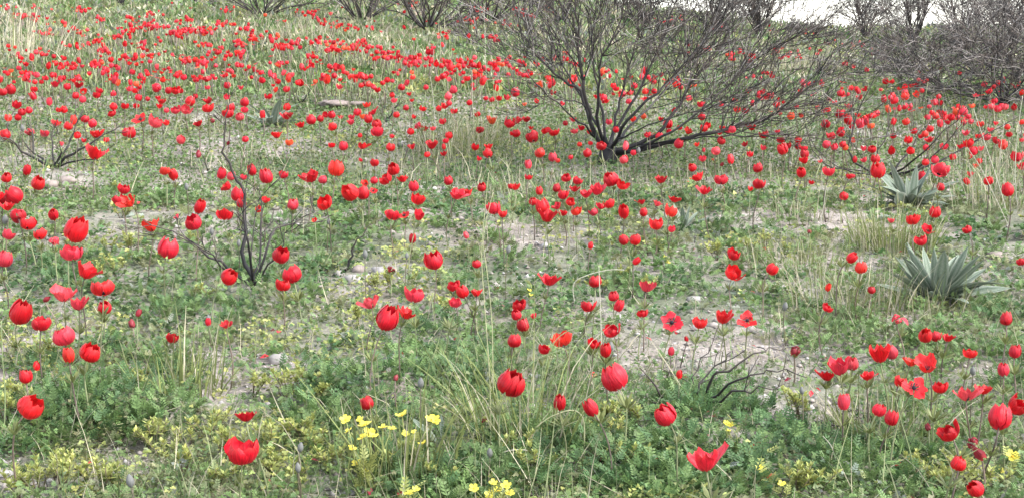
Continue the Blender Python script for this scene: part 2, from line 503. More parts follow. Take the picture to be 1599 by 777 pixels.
def ground_cover():
    near = Batch()
    # rosettes close to the camera
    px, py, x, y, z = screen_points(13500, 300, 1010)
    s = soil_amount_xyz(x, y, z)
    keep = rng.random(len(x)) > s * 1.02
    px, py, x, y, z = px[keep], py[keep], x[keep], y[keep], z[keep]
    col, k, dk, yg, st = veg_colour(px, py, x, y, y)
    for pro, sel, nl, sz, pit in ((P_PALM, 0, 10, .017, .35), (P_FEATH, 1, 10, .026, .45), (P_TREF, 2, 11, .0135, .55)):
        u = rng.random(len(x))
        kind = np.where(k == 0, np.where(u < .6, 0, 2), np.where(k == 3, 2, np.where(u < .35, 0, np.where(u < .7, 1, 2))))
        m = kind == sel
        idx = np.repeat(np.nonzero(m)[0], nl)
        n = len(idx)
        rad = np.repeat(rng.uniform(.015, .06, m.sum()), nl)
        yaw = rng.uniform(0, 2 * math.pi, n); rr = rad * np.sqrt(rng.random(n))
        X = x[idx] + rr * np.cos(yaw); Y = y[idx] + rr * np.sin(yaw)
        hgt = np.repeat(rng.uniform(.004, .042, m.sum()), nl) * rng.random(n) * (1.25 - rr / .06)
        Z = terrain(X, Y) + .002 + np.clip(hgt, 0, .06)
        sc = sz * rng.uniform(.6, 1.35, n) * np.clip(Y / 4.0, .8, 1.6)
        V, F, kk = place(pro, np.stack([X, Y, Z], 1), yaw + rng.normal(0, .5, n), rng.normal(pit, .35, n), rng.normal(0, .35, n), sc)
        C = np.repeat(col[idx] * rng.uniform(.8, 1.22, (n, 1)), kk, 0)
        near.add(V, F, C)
    # taller cushions of feathery leaves in the lush patches
    px, py, x, y, z = screen_points(5200, 330, 1010)
    lush = np.maximum(patch(DARK, px, py), .5 * sstep(.1, .5, fbm(x * 1.3 + 8, y * .9, 57, 2)))
    keep = (rng.random(len(x)) < lush * .85) & (soil_amount_xyz(x, y, z) < .55)
    px, py, x, y, z, lush = [a[keep] for a in (px, py, x, y, z, lush)]
    nl = 15; idx = np.repeat(np.arange(len(x)), nl); n = len(idx)
    hue = np.where(rng.random((len(x), 1)) < .55, MID * .95, DK * 1.15) * rng.uniform(.85, 1.2, (len(x), 1))
    yaw = rng.uniform(0, 6.283, n); rr = .05 * np.sqrt(rng.random(n))
    X = x[idx] + rr * np.cos(yaw); Y = y[idx] + rr * np.sin(yaw)
    Z = terrain(X, Y) + rng.random(n) * np.repeat(rng.uniform(.01, .05, len(x)), nl)
    V, F, kk = place(P_FEATH, np.stack([X, Y, Z], 1), yaw + rng.normal(0, .5, n), rng.normal(.5, .35, n), rng.normal(0, .4, n), rng.uniform(.022, .042, n))
    near.add(V, F, np.repeat(hue[idx] * rng.uniform(.85, 1.18, (n, 1)), kk, 0))
    o = mobj('ground_cover', near.build('ground_cover', M_LEAF))
    tag(o, 'low mat of small green leaves covering the near ground', 'ground cover', kind='stuff')
    # middle and far
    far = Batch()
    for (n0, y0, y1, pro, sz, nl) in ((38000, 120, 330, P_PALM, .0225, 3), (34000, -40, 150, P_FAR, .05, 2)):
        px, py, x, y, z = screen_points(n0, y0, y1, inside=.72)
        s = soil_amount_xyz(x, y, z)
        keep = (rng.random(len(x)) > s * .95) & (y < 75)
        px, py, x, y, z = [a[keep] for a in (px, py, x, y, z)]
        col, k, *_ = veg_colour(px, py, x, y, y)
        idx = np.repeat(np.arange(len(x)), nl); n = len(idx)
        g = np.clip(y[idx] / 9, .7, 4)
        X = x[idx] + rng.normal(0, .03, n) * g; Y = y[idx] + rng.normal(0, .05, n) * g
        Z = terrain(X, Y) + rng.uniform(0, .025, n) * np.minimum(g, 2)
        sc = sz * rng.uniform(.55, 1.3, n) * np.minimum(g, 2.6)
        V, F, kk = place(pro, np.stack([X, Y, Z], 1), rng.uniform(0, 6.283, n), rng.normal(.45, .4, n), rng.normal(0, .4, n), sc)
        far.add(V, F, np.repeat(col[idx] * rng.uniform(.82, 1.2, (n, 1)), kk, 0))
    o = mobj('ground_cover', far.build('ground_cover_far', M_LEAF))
    tag(o, 'sparse olive and grey weeds covering the far slope', 'ground cover', kind='stuff')

ground_cover()

def blades(pos, yaw, length, lean, width, curl, cols, batch, seg=3):
    """tapered bent strips"""
    n = len(pos)
    t = np.linspace(0, 1, seg + 1)
    th = lean[:, None] + curl[:, None] * t[None]           # angle from vertical
    dl = length[:, None] / seg
    hx = np.concatenate([np.zeros((n, 1)), np.cumsum(np.sin(th[:, :-1]) * dl, 1)], 1)
    hz = np.concatenate([np.zeros((n, 1)), np.cumsum(np.cos(th[:, :-1]) * dl, 1)], 1)
    wd = width[:, None] * (1 - .85 * t[None] ** 1.5) * .5
    c, s_ = np.cos(yaw)[:, None], np.sin(yaw)[:, None]
    tw = rng.uniform(0, 6.283, n)[:, None]
    wx, wy = np.cos(tw), np.sin(tw)
    L = np.stack([pos[:, 0:1] + hx * c - wd * wx, pos[:, 1:2] + hx * s_ - wd * wy, pos[:, 2:3] + hz], -1)
    Rr = np.stack([pos[:, 0:1] + hx * c + wd * wx, pos[:, 1:2] + hx * s_ + wd * wy, pos[:, 2:3] + hz], -1)
    V = np.stack([L, Rr], 2).reshape(n, -1, 3)
    k = 2 * (seg + 1)
    f = []
    for i in range(seg):
        a = 2 * i
        f += [(a, a + 1, a + 3), (a, a + 3, a + 2)]
    F = np.array(f)[None] + (np.arange(n) * k)[:, None, None]
    batch.add(V.reshape(-1, 3), F.reshape(-1, 3), np.repeat(cols, k, 0))

def grasses():
    b = Batch()
    for n0, y0, y1, ln, wd in ((17000, 300, 1000, .075, .0022), (22000, 100, 320, .10, .0040), (14000, -40, 120, .15, .010)):
        px, py, x, y, z = screen_points(n0, y0, y1, inside=.7)
        st = patch(STRAW, px, py)
        clump = sstep(-.1, .45, fbm(x * 2.2, y * 1.5, 71, 3))
        s = soil_amount_xyz(x, y, z)
        keep = (rng.random(len(x)) < (.12 + .6 * clump + .8 * st) * (1 - .75 * s)) & (y < 70)
        px, py, x, y, z, st = [a[keep] for a in (px, py, x, y, z, st)]
        n = len(x)
        dry = rng.random(n) < (.30 + .5 * st)
        col = np.where(dry[:, None], STR * rng.uniform(.55, 1.25, (n, 1)), np.where(rng.random((n, 1)) < .5, OLV, np.array((.10, .15, .055))) * rng.uniform(.7, 1.4, (n, 1)))
        blades(np.stack([x, y, z - .004], 1), rng.uniform(0, 6.283, n), ln * rng.lognormal(0, .42, n), np.abs(rng.normal(.25, .3, n)),
               wd * rng.uniform(.6, 1.5, n), rng.normal(.5, .6, n), col, b)
    o = mobj('grass', b.build('grass', M_GRASS))
    tag(o, 'thin green and straw coloured grass blades all over the slope', 'grass', kind='stuff')
    # litter: dead stalks and charred twigs lying on the soil
    b = Batch()
    px, py, x, y, z = screen_points(5200, 130, 1000, inside=.75)
    n = len(x)
    col = np.where(rng.random((n, 1)) < .45, STR * .9, np.where(rng.random((n, 1)) < .5, GREY, np.array((.035, .03, .028)))) * rng.uniform(.6, 1.3, (n, 1))
    blades(np.stack([x, y, z + .006], 1), rng.uniform(0, 6.283, n), rng.uniform(.03, .13, n), rng.normal(1.45, .13, n), rng.uniform(.002, .006, n) * np.clip(y / 5, .7, 2),
           rng.normal(.1, .2, n), col, b, seg=2)
    o = mobj('litter', b.build('litter', M_GRASS))
    tag(o, 'dead stalks and charred twig bits littering the soil', 'litter', kind='stuff')

grasses()

def crumbs():
    """soil clods and pebbles"""
    b = Batch()
    base = np.array([(1, 0, 0), (-1, 0, 0), (0, 1, 0), (0, -1, 0), (0, 0, .7), (0, 0, -.5)], float)
    fc = np.array([(0, 2, 4), (2, 1, 4), (1, 3, 4), (3, 0, 4), (2, 0, 5), (1, 2, 5), (3, 1, 5), (0, 3, 5)])
    px, py, x, y, z = screen_points(60000, 130, 1000, inside=.85)
    s = soil_amount_xyz(x, y, z)
    keep = rng.random(len(x)) < .05 + .75 * s
    x, y, z = x[keep], y[keep], z[keep]; n = len(x)
    sc = .004 * rng.lognormal(0, .55, n) * np.clip(y / 4, .8, 2.4)
    V = base[None] * rng.uniform(.55, 1.3, (n, 6, 3)) * sc[:, None, None]
    a = rng.uniform(0, 6.283, n); c, s_ = np.cos(a)[:, None], np.sin(a)[:, None]
    V = np.stack([V[:, :, 0] * c - V[:, :, 1] * s_, V[:, :, 0] * s_ + V[:, :, 1] * c, V[:, :, 2]], -1) + np.stack([x, y, z + sc * .2], 1)[:, None]
    F = fc[None] + (np.arange(n) * 6)[:, None, None]
    col = np.where(rng.random((n, 1)) < .75, np.array((.34, .30, .27)), np.array((.46, .43, .41))) * rng.uniform(.5, 1.15, (n, 1))
    b.add(V.reshape(-1, 3), F.reshape(-1, 3), np.repeat(col, 6, 0))
    o = mobj('gravel', b.build('gravel', leafy('clods', 0, .95, var=.2, spec=.1)))
    tag(o, 'small soil clods and pebbles on the bare patches', 'gravel', kind='stuff')

crumbs()

# ------------------------------------------------------------------ burnt shrubs
def tube_into(batch, pts, radii, col, sides=4):
    pts = [Vector(p) for p in pts]
    n = len(pts)
    V = []; prev = None
    for i, p in enumerate(pts):
        d = (pts[min(i + 1, n - 1)] - pts[max(i - 1, 0)])
        if d.length < 1e-9: d = Vector((0, 0, 1))
        d.normalize()
        if prev is None:
            a = d.orthogonal().normalized()
        else:
            a = prev - d * prev.dot(d)
            a = a.normalized() if a.length > 1e-6 else d.orthogonal().normalized()
        prev = a
        bvec = d.cross(a)
        for k in range(sides):
            th = 2 * math.pi * k / sides
            V.append(p + (a * math.cos(th) + bvec * math.sin(th)) * radii[i])
    F = []
    for i in range(n - 1):
        for k in range(sides):
            q = i * sides; k2 = (k + 1) % sides
            F += [(q + k, q + k2, q + sides + k2), (q + k, q + sides + k2, q + sides + k)]
    for k in range(1, sides - 1):
        F.append((0, k + 1, k)); q = (n - 1) * sides; F.append((q, q + k, q + k + 1))
    V = np.array([tuple(v) for v in V])
    if np.ndim(col) == 1:
        C = np.repeat(np.array(col)[None], len(V), 0)
    else:
        C = np.repeat(np.array(col), sides, 0)
    batch.add(V, np.array(F), C)

CHAR = np.array((.011, .010, .011)); GBRK = np.array((.086, .068, .057)); PALE = np.array((.23, .205, .185)); DGR = np.array((.036, .030, .027))

def rand_unit():
    v = Vector((random.gauss(0, 1), random.gauss(0, 1), random.gauss(0, 1)))
    return v.normalized()

def wander(start, d, length, nseg, wig, up=0.):
    pts = [start.copy()]; d = d.normalized(); bend = rand_unit() * wig
    for i in range(nseg):
        bend = (bend * .7 + rand_unit() * wig * .6)
        d = (d + bend + Vector((0, 0, up))).normalized()
        pts.append(pts[-1] + d * (length / nseg))
    return pts

def grow(batch, start, d, length, r, level, maxlevel, wig=.16, up=.03, kids=(5, 4, 3), spread=.75, palep=.12, minr=.0009):
    nseg = (9, 7, 5, 4)[min(level, 3)]
    pts = wander(start, d, length, nseg, wig, up)
    rad = [max(minr, r * (1 - .72 * (i / nseg))) for i in range(nseg + 1)]
    rad[-1] = minr * .7
    u = random.random()
    c = (PALE if u < palep else GBRK if u < palep + .38 else DGR if u < .8 else CHAR) * random.uniform(.75, 1.25)
    if level == 0:
        c = CHAR + (DGR - CHAR) * random.random()
        cols = [c + (GBRK * random.uniform(.6, 1.2) - c) * min(1, (i / nseg) ** 1.3) for i in range(nseg + 1)]
    else:
        cols = [c] * (nseg + 1)
    tube_into(batch, pts, rad, cols, 5 if r > .006 else 4 if r > .003 else 3)
    if level < maxlevel:
        k = kids[min(level, len(kids) - 1)]
        for j in range(k):
            f = random.uniform(.18, .97)
            i = min(int(f * nseg), nseg - 1)
            p = pts[i].lerp(pts[i + 1], f * nseg - i)
            dd = (pts[i + 1] - pts[i]).normalized()
            nd = (dd + rand_unit() * spread * random.uniform(.6, 1.2)).normalized()
            if nd.z < -.25: nd.z *= -.4
            grow(batch, p, nd, length * random.uniform(.38, .68) * (1.1 - .35 * f), max(minr, rad[i] * random.uniform(.5, .75)), level + 1, maxlevel, wig, up, kids, spread, palep, minr)

LAND = []      # (phrase, px, py) for telling flowers and weeds apart by the thing they stand beside

def limb_branch(root, base, pts_px, r0, kids, maxlevel, twig_len, palep=.12, minr=.0011, tip=None, wig=.17, kidr=(.35, .6), name='branch', fstart=.3, pale_body=False, biasup=.15):
    """a main limb drawn through (px, py, depth offset) points, with its twigs"""
    b = Batch()
    P = [at_depth(px, py, base.y + dy) for px, py, dy in pts_px]
    # resample smoothly with a little wobble
    out = []
    n = len(P)
    for i in range(n - 1):
        p0, p1, p2, p3 = P[max(i - 1, 0)], P[i], P[i + 1], P[min(i + 2, n - 1)]
        m = max(3, int((p2 - p1).length / .06))
        for j in range(m):
            t = j / m
            q = .5 * ((2 * p1) + (p2 - p0) * t + (2 * p0 - 5 * p1 + 4 * p2 - p3) * t * t + (3 * p1 - p0 - 3 * p2 + p3) * t ** 3)
            out.append(q + (rand_unit() * .008 if out else Vector()))
    out.append(P[-1])
    L = len(out)
    rad = [max(minr, r0 * (1 - .8 * (i / (L - 1)) ** .9)) for i in range(L)]
    cA = CHAR * random.uniform(.8, 1.5); cB = (PALE if pale_body else GBRK) * random.uniform(.6, 1.1)
    tube_into(b, out, rad, [cA + (cB - cA) * min(1., max(0., (i / (L - 1) - .15) * 1.1)) for i in range(L)], 6 if r0 > .007 else 5)
    total = sum((out[i + 1] - out[i]).length for i in range(L - 1))
    for j in range(kids):
        f = fstart + (1 - fstart) * random.random() ** .8
        i = min(int(f * (L - 1)), L - 2)
        dd = (out[i + 1] - out[i]).normalized()
        nd = (dd * .9 + rand_unit() * .75 + Vector((0, 0, biasup))).normalized()
        grow(b, out[i], nd, twig_len * random.uniform(.5, 1.25), max(minr, rad[i] * random.uniform(*kidr)), 1, maxlevel, wig, .03, (4, 3, 2), .7, palep, minr)
    V = np.concatenate(b.v) - np.array(tuple(root.location))
    me = mesh_np(name, V, np.concatenate(b.f), M_BARK, np.concatenate(b.c), smooth=True)
    return mobj(name, me, root)

def simple_part(root, batch, name, mat, smooth=True):
    V = np.concatenate(batch.v) - np.array(tuple(root.location))
    return mobj(name, mesh_np(name, V, np.concatenate(batch.f), mat, np.concatenate(batch.c), smooth=smooth), root)

def big_shrub():
    base = hit1(948, 256)
    root = empty('burnt_shrub', base)
    tag(root, 'largest charred shrub with black trunk and long fanning bare branches', 'shrub', 'burnt shrubs on the slope')
    b = Batch()
    tp = at_depth(950, 232, base.y)
    tube_into(b, [base - Vector((0, 0, .05)), base + Vector((0, 0, .02)), tp, tp + Vector((-.005, .0, .03))], [.06, .05, .042, .02], CHAR, 8)
    for dx, dy in ((-.06, .02), (.07, -.03), (.03, .06)):
        tube_into(b, [base + Vector((dx, dy, -.03)), base + Vector((dx * .3, dy * .3, .03)), tp], [.012, .018, .016], CHAR, 6)
    simple_part(root, b, 'trunk', M_BARK)
    S = [  # points (px, py, depth), radius, twig count, twig length
        ([(945, 236, 0), (928, 205, -.05), (916, 160, -.1), (907, 110, -.12), (903, 60, -.1), (900, 0, -.15), (905, -70, -.1)], .016, 15, .34),
        ([(940, 235, 0), (920, 190, .05), (908, 145, .1), (880, 125, .12), (845, 95, .15), (815, 50, .2), (798, -5, .25)], .014, 13, .30),
        ([(945, 230, 0), (933, 180, -.1), (934, 140, -.15), (940, 90, -.2), (968, 30, -.2), (975, -50, -.25)], .012, 15, .36),
        ([(952, 232, 0), (958, 205, .1), (985, 165, .15), (1010, 120, .2), (1035, 60, .25), (1060, -10, .3), (1075, -70, .3)], .013, 16, .38),
        ([(955, 232, 0), (972, 200, -.15), (1000, 170, -.2), (1040, 130, -.25), (1085, 80, -.3), (1120, 20, -.3), (1140, -50, -.3)], .013, 16, .38),
        ([(958, 236, 0), (1000, 225, .05), (1035, 200, .05), (1060, 165, .1), (1080, 130, .1), (1120, 80, .15), (1170, 20, .2), (1200, -40, .2)], .016, 18, .40),
        ([(960, 240, 0), (1010, 232, -.1), (1060, 220, -.15), (1110, 208, -.2), (1160, 195, -.2), (1210, 178, -.25), (1260, 140, -.3), (1300, 110, -.3)], .016, 14, .34),
        ([(962, 241, 0), (1020, 230, .1), (1090, 212, .15), (1150, 200, .2), (1200, 184, .2), (1240, 165, .2), (1330, 160, .25)], .014, 10, .30),
        ([(985, 238, -.05), (1060, 200, -.3), (1110, 160, -.4), (1150, 120, -.45), (1200, 80, -.45), (1260, 50, -.45)], .010, 15, .36),
        ([(930, 215, 0), (905, 190, -.2), (870, 160, -.3), (835, 130, -.35), (812, 90, -.4), (800, 40, -.4)], .0075, 8, .26),
        ([(925, 170, -.05), (895, 158, -.1), (870, 157, -.15), (835, 162, -.2)], .005, 3, .15),
        ([(955, 225, .05), (965, 170, .3), (980, 110, .45), (995, 50, .5), (1000, -30, .55)], .011, 15, .36),
        ([(958, 228, .05), (1000, 180, .4), (1050, 130, .55), (1095, 70, .6), (1130, 0, .6)], .011, 16, .38),
        ([(935, 200, .1), (890, 120, .4), (860, 60, .5), (850, -20, .5)], .010, 12, .32),
        ([(960, 222, -.1), (1010, 196, -.35), (1075, 178, -.45), (1130, 165, -.5), (1180, 170, -.5)], .007, 8, .26),
        ([(1000, 225, -.1), (1100, 215, -.3), (1180, 212, -.35), (1260, 214, -.4), (1340, 220, -.4)], .0065, 5, .24),
        ([(948, 225, -.05), (930, 120, .1), (925, 60, .1), (940, 0, .1), (945, -60, .1)], .010, 13, .32),
    ]
    for i, (pts, r, k, tl) in enumerate(S):
        limb_branch(root, base, pts, r * .84, int(k * 2.5), 3, tl * 1.25, fstart=.40, palep=.2, pale_body=(i in (4, 8, 12)), minr=.0017)
    LAND.append(("the largest shrub's black trunk", 950, 238))
    LAND.append(("the largest shrub's long right limb", 1150, 208))

big_shrub()

def free_shrub(px, py, width, height, nbr, label, group='burnt shrubs on the slope', r=.009, levels=3, kids=(5, 4, 3), flat=.8, wig=.2, palep=.12, up=.03, minr=.0012, name='burnt_shrub', spread=.75, sink=0.02):
    base = hit1(px, py)
    root = empty(name, base)
    tag(root, label, 'shrub', group)
    b = Batch()
    tube_into(b, [base - Vector((0, 0, .05)), base + Vector((0, 0, .03)), base + Vector((.01, .0, .09))], [r * 2.4, r * 2.1, r * 1.2], CHAR, 7)
    simple_part(root, b, 'trunk', M_BARK)
    for i in range(nbr):
        a = 2 * math.pi * (i + random.uniform(-.3, .3)) / nbr
        out = random.uniform(.25, 1.) * flat
        d = Vector((math.cos(a) * out * width / 2, math.sin(a) * out * width / 2, height)).normalized()
        ln = math.hypot(out * width / 2, height) * random.uniform(.75, 1.05)
        bb = Batch()
        grow(bb, base + Vector((0, 0, .03)), d, ln, r * random.uniform(.75, 1.1), 0, levels, wig, up, kids, spread, palep, minr)
        simple_part(root, bb, 'branch', M_BARK)
    return root

def drawn_shrub(px, py, limbs, label, group='burnt shrubs on the slope', r=.005, tl=.12, kids=4, palep=.05, name='burnt_bush', maxlevel=2, minr=.0012, trunk=True):
    base = hit1(px, py)
    root = empty(name, base)
    tag(root, label, 'shrub', group)
    if trunk:
        b = Batch()
        tube_into(b, [base - Vector((0, 0, .04)), base + Vector((0, 0, .012)), base + Vector((0, 0, .03))], [r * 2.2, r * 1.9, r * 1.0], CHAR, 7)
        simple_part(root, b, 'trunk', M_BARK)
    for pts, rr in limbs:
        limb_branch(root, base, [(px, py - 2, 0)] + pts, r * rr, kids, maxlevel, tl, palep=palep, minr=minr, wig=.14)
    return root

# charred bushes in the middle distance and close by
drawn_shrub(85, 262, [([(40, 242, .0), (22, 222, -.05), (-5, 212, -.1)], 1.2), ([(55, 240, .05), (48, 205, .1), (40, 190, .1)], 1.0), ([(80, 225, .1), (82, 205, .15)], .9),
                      ([(100, 235, 0), (112, 215, .05), (122, 190, .05), (136, 160, .1)], 1.0), ([(115, 240, -.1), (150, 220, -.15), (190, 193, -.2)], 1.25),
                      ([(95, 240, -.05), (90, 220, -.1)], .8), ([(120, 252, -.1), (150, 250, -.15), (170, 232, -.2)], .8)],
            'low charred bush with thin black twigs at the far left edge', r=.0075, tl=.10, kids=4)
LAND.append(('the low charred bush at the left edge', 90, 235))
drawn_shrub(395, 446, [([(345, 410, -.05), (290, 375, -.1), (222, 343, -.15)], 1.0), ([(380, 390, .05), (385, 320, .1), (372, 280, .1), (350, 240, .1), (352, 200, .1), (355, 160, .1)], 1.25),
                       ([(415, 400, 0), (432, 360, .05), (470, 345, .1), (492, 325, .1)], .9), ([(385, 380, -.1), (378, 350, -.1), (360, 330, -.15)], .8),
                       ([(405, 390, .1), (412, 330, .2), (400, 290, .2)], .8), ([(360, 425, -.15), (320, 390, -.25), (270, 360, -.3)], .7),
                       ([(420, 415, -.1), (440, 385, -.15), (447, 362, -.15)], .7), ([(395, 360, .15), (408, 300, .2)], .6)],
            'charred bush with one tall bare stick rising through the flowers', r=.0062, tl=.09, kids=4)
LAND.append(('the charred bush with the tall stick', 392, 400))
LAND.append(('the top of the tall bare stick', 354, 190))
drawn_shrub(1392, 278, [([(1430, 262, -.1), (1470, 235, -.15), (1505, 190, -.2)], 1.1), ([(1410, 250, .05), (1428, 220, .1), (1450, 190, .1)], .9), ([(1345, 262, -.1), (1325, 230, -.1), (1345, 160, -.1), (1375, 110, -.1), (1400, 60, -.1)], .9),
                        ([(1370, 250, .1), (1385, 200, .15), (1390, 130, .2)], .8), ([(1440, 265, 0), (1500, 235, .05), (1560, 200, .05), (1599, 180, .05)], 1.0),
                        ([(1300, 262, -.1), (1270, 235, -.1), (1262, 200, -.1)], .7), ([(1420, 255, -.2), (1460, 220, -.3), (1520, 160, -.35)], .9), ([(1350, 270, .1), (1290, 250, .2), (1255, 190, .2), (1262, 160, .2)], .6)],
            'dead bush with long thin dark stems fanning up behind the grey-leaved plant', r=.0072, tl=.16, kids=4, maxlevel=2)
LAND.append(('the base of the fanning dead bush', 1392, 265))
drawn_shrub(1098, 640, [([(1085, 610, .0), (1120, 570, .05), (1142, 548, .05)], .8), ([(1110, 600, -.03), (1135, 575, -.05), (1190, 548, -.05), (1225, 540, -.05)], .9), ([(1120, 612, -.1), (1165, 590, -.15), (1200, 575, -.15), (1232, 582, -.15)], .8),
                        ([(1080, 612, .05), (1085, 575, .1), (1108, 540, .1)], .7), ([(1140, 615, -.2), (1190, 605, -.25), (1225, 598, -.25)], .7)],
            'small burnt twig bush sticking up from the near weeds at right', r=.0046, tl=.07, kids=3, maxlevel=1)
LAND.append(('the near burnt twig bush', 1120, 600))
drawn_shrub(1040, 640, [([(1035, 622, 0), (1022, 596, .0), (998, 573, .0)], 1.0)], 'single curved black stick rising from the near weeds', group='lone charred sticks', r=.0042, tl=.03, kids=0, name='charred_stick', trunk=False)
drawn_shrub(603, 192, [([(612, 175, 0), (622, 160, 0), (627, 142, 0)], 1.0), ([(598, 180, .0), (590, 168, .05)], .8), ([(608, 182, .1), (600, 160, .1)], .6)], 'tiny burnt bush between flower clumps behind the cracked flat rock', r=.006, tl=.06, kids=2, maxlevel=1)
drawn_shrub(538, 424, [([(548, 400, 0), (560, 375, 0), (580, 350, 0)], 1.0), ([(520, 418, 0), (505, 422, -.05)], .8)], 'bent charred stick leaning over the pale stones', group='lone charred sticks', r=.0052, tl=.04, kids=1, maxlevel=1, name='charred_stick', trunk=False)
drawn_shrub(470, 165, [([(465, 150, 0), (460, 138, 0)], 1.0), ([(482, 148, 0), (482, 135, 0)], .9)], 'pair of short charred sticks beside the dark green cushion', group='lone charred sticks', r=.007, tl=.05, kids=0, name='charred_stick', trunk=False)
drawn_shrub(325, 268, [([(318, 250, 0), (305, 228, 0)], 1.0), ([(300, 262, 0), (297, 235, 0)], .7)], 'thin forked charred stick on the pale ground left of centre', group='lone charred sticks', r=.0045, tl=.04, kids=1, maxlevel=1, name='charred_stick', trunk=False)
drawn_shrub(1268, 668, [([(1300, 655, 0), (1340, 640, -.05)], 1.0), ([(1310, 660, -.05), (1345, 652, -.1)], .8)], 'pair of black twigs lying low beside the pinkish bud', group='lone charred sticks', r=.0045, tl=.03, kids=1, maxlevel=1, name='charred_stick', trunk=False)

# far shrubs along the top of the picture
FS = 'burnt shrubs on the slope'
free_shrub(408, 30, 2.0, 0.39, 18, 'far burnt shrub left of the pair at the top', kids=(4, 3, 2), r=.011, minr=.003, flat=1.5, up=.09, wig=.22)
free_shrub(565, 40, 2.0, 0.47, 18, 'far burnt shrub with curving limbs, left of the widest one', kids=(4, 3, 2), r=.013, minr=.003, flat=1.5, up=.09, wig=.22)
free_shrub(668, 54, 2.0, 0.57, 21, 'widest far burnt shrub, dark and spreading at the top middle', kids=(4, 3, 2), r=.014, minr=.003, flat=1.5, up=.09, wig=.22)
free_shrub(760, 45, 2.0, 0.51, 18, 'far burnt shrub nearest the left edge of the largest shrub', kids=(4, 3, 2), r=.012, minr=.003, flat=1.5, up=.09, wig=.22)
free_shrub(738, 78, .7, .35, 6, 'low grey twiggy bush below the far burnt shrubs', kids=(4, 3, 2), r=.008, minr=.003, palep=.35)
free_shrub(190, 16, .8, .6, 6, 'far burnt shrub at the top left corner', kids=(3, 3, 2), r=.012, minr=.003)
free_shrub(305, 12, .7, .6, 5, 'thin far burnt shrub between the top left ones', kids=(3, 3, 2), r=.012, minr=.003)
for px, py, w, h, nb, lab, ex in (
        (1352, 66, 1.4, 1.05, 14, 'upright burnt shrub right of the gap of white sky', {}),
        (1262, 66, 1.2, .30, 10, 'low burnt shrub standing under the gap of white sky', {}),
        (1425, 72, 1.7, 1.25, 15, 'tall dense burnt shrub behind the tangled thicket', {}),
        (1185, 62, 1.2, 1.1, 16, 'burnt shrub just left of the gap of white sky', {}),
        (1500, 84, 1.7, 1.3, 13, 'broad grey burnt shrub at the top right', {}),
        (1580, 80, 1.5, 1.2, 12, 'dense burnt shrub in the top right corner', {}),
        (1120, 62, 1.3, 1.0, 10, 'burnt shrub seen through the largest shrub on its right', {}),
        (1010, 48, 1.4, .9, 11, 'burnt shrub seen through the middle of the largest shrub', {}),
        (880, 42, 1.2, .8, 9, 'burnt shrub seen through the largest shrub on its left', {})):
    free_shrub(px, py, w, h, nb, lab, kids=(6, 5, 2), r=.016, minr=.0032, flat=1.1, palep=.18, spread=.8)
# the tangled thicket at the right
for px, py, w, h, nb, lab in ((1470, 150, 1.3, .50, 16, 'tangled low thicket of black burnt branches at the right'), (1568, 172, 1.3, .55, 17, 'tangled burnt thicket cut off by the right edge'),
                              (1415, 122, 1.1, .45, 12, 'grey brown burnt bush left behind the tangled thicket'), (1530, 128, 1.4, .60, 15, 'grey burnt bush between the two tangled thickets'),
                              (1595, 128, 1.3, .65, 13, 'grey burnt bush behind the thicket at the right edge')):
    free_shrub(px, py, w, h, nb, lab, kids=(7, 4, 3), r=.0075, minr=.0019, flat=1.8, wig=.32, up=.0, palep=.2, spread=1.0)
LAND.append(('the tangled burnt thicket', 1490, 150))
LAND.append(('the widest far burnt shrub', 668, 50))

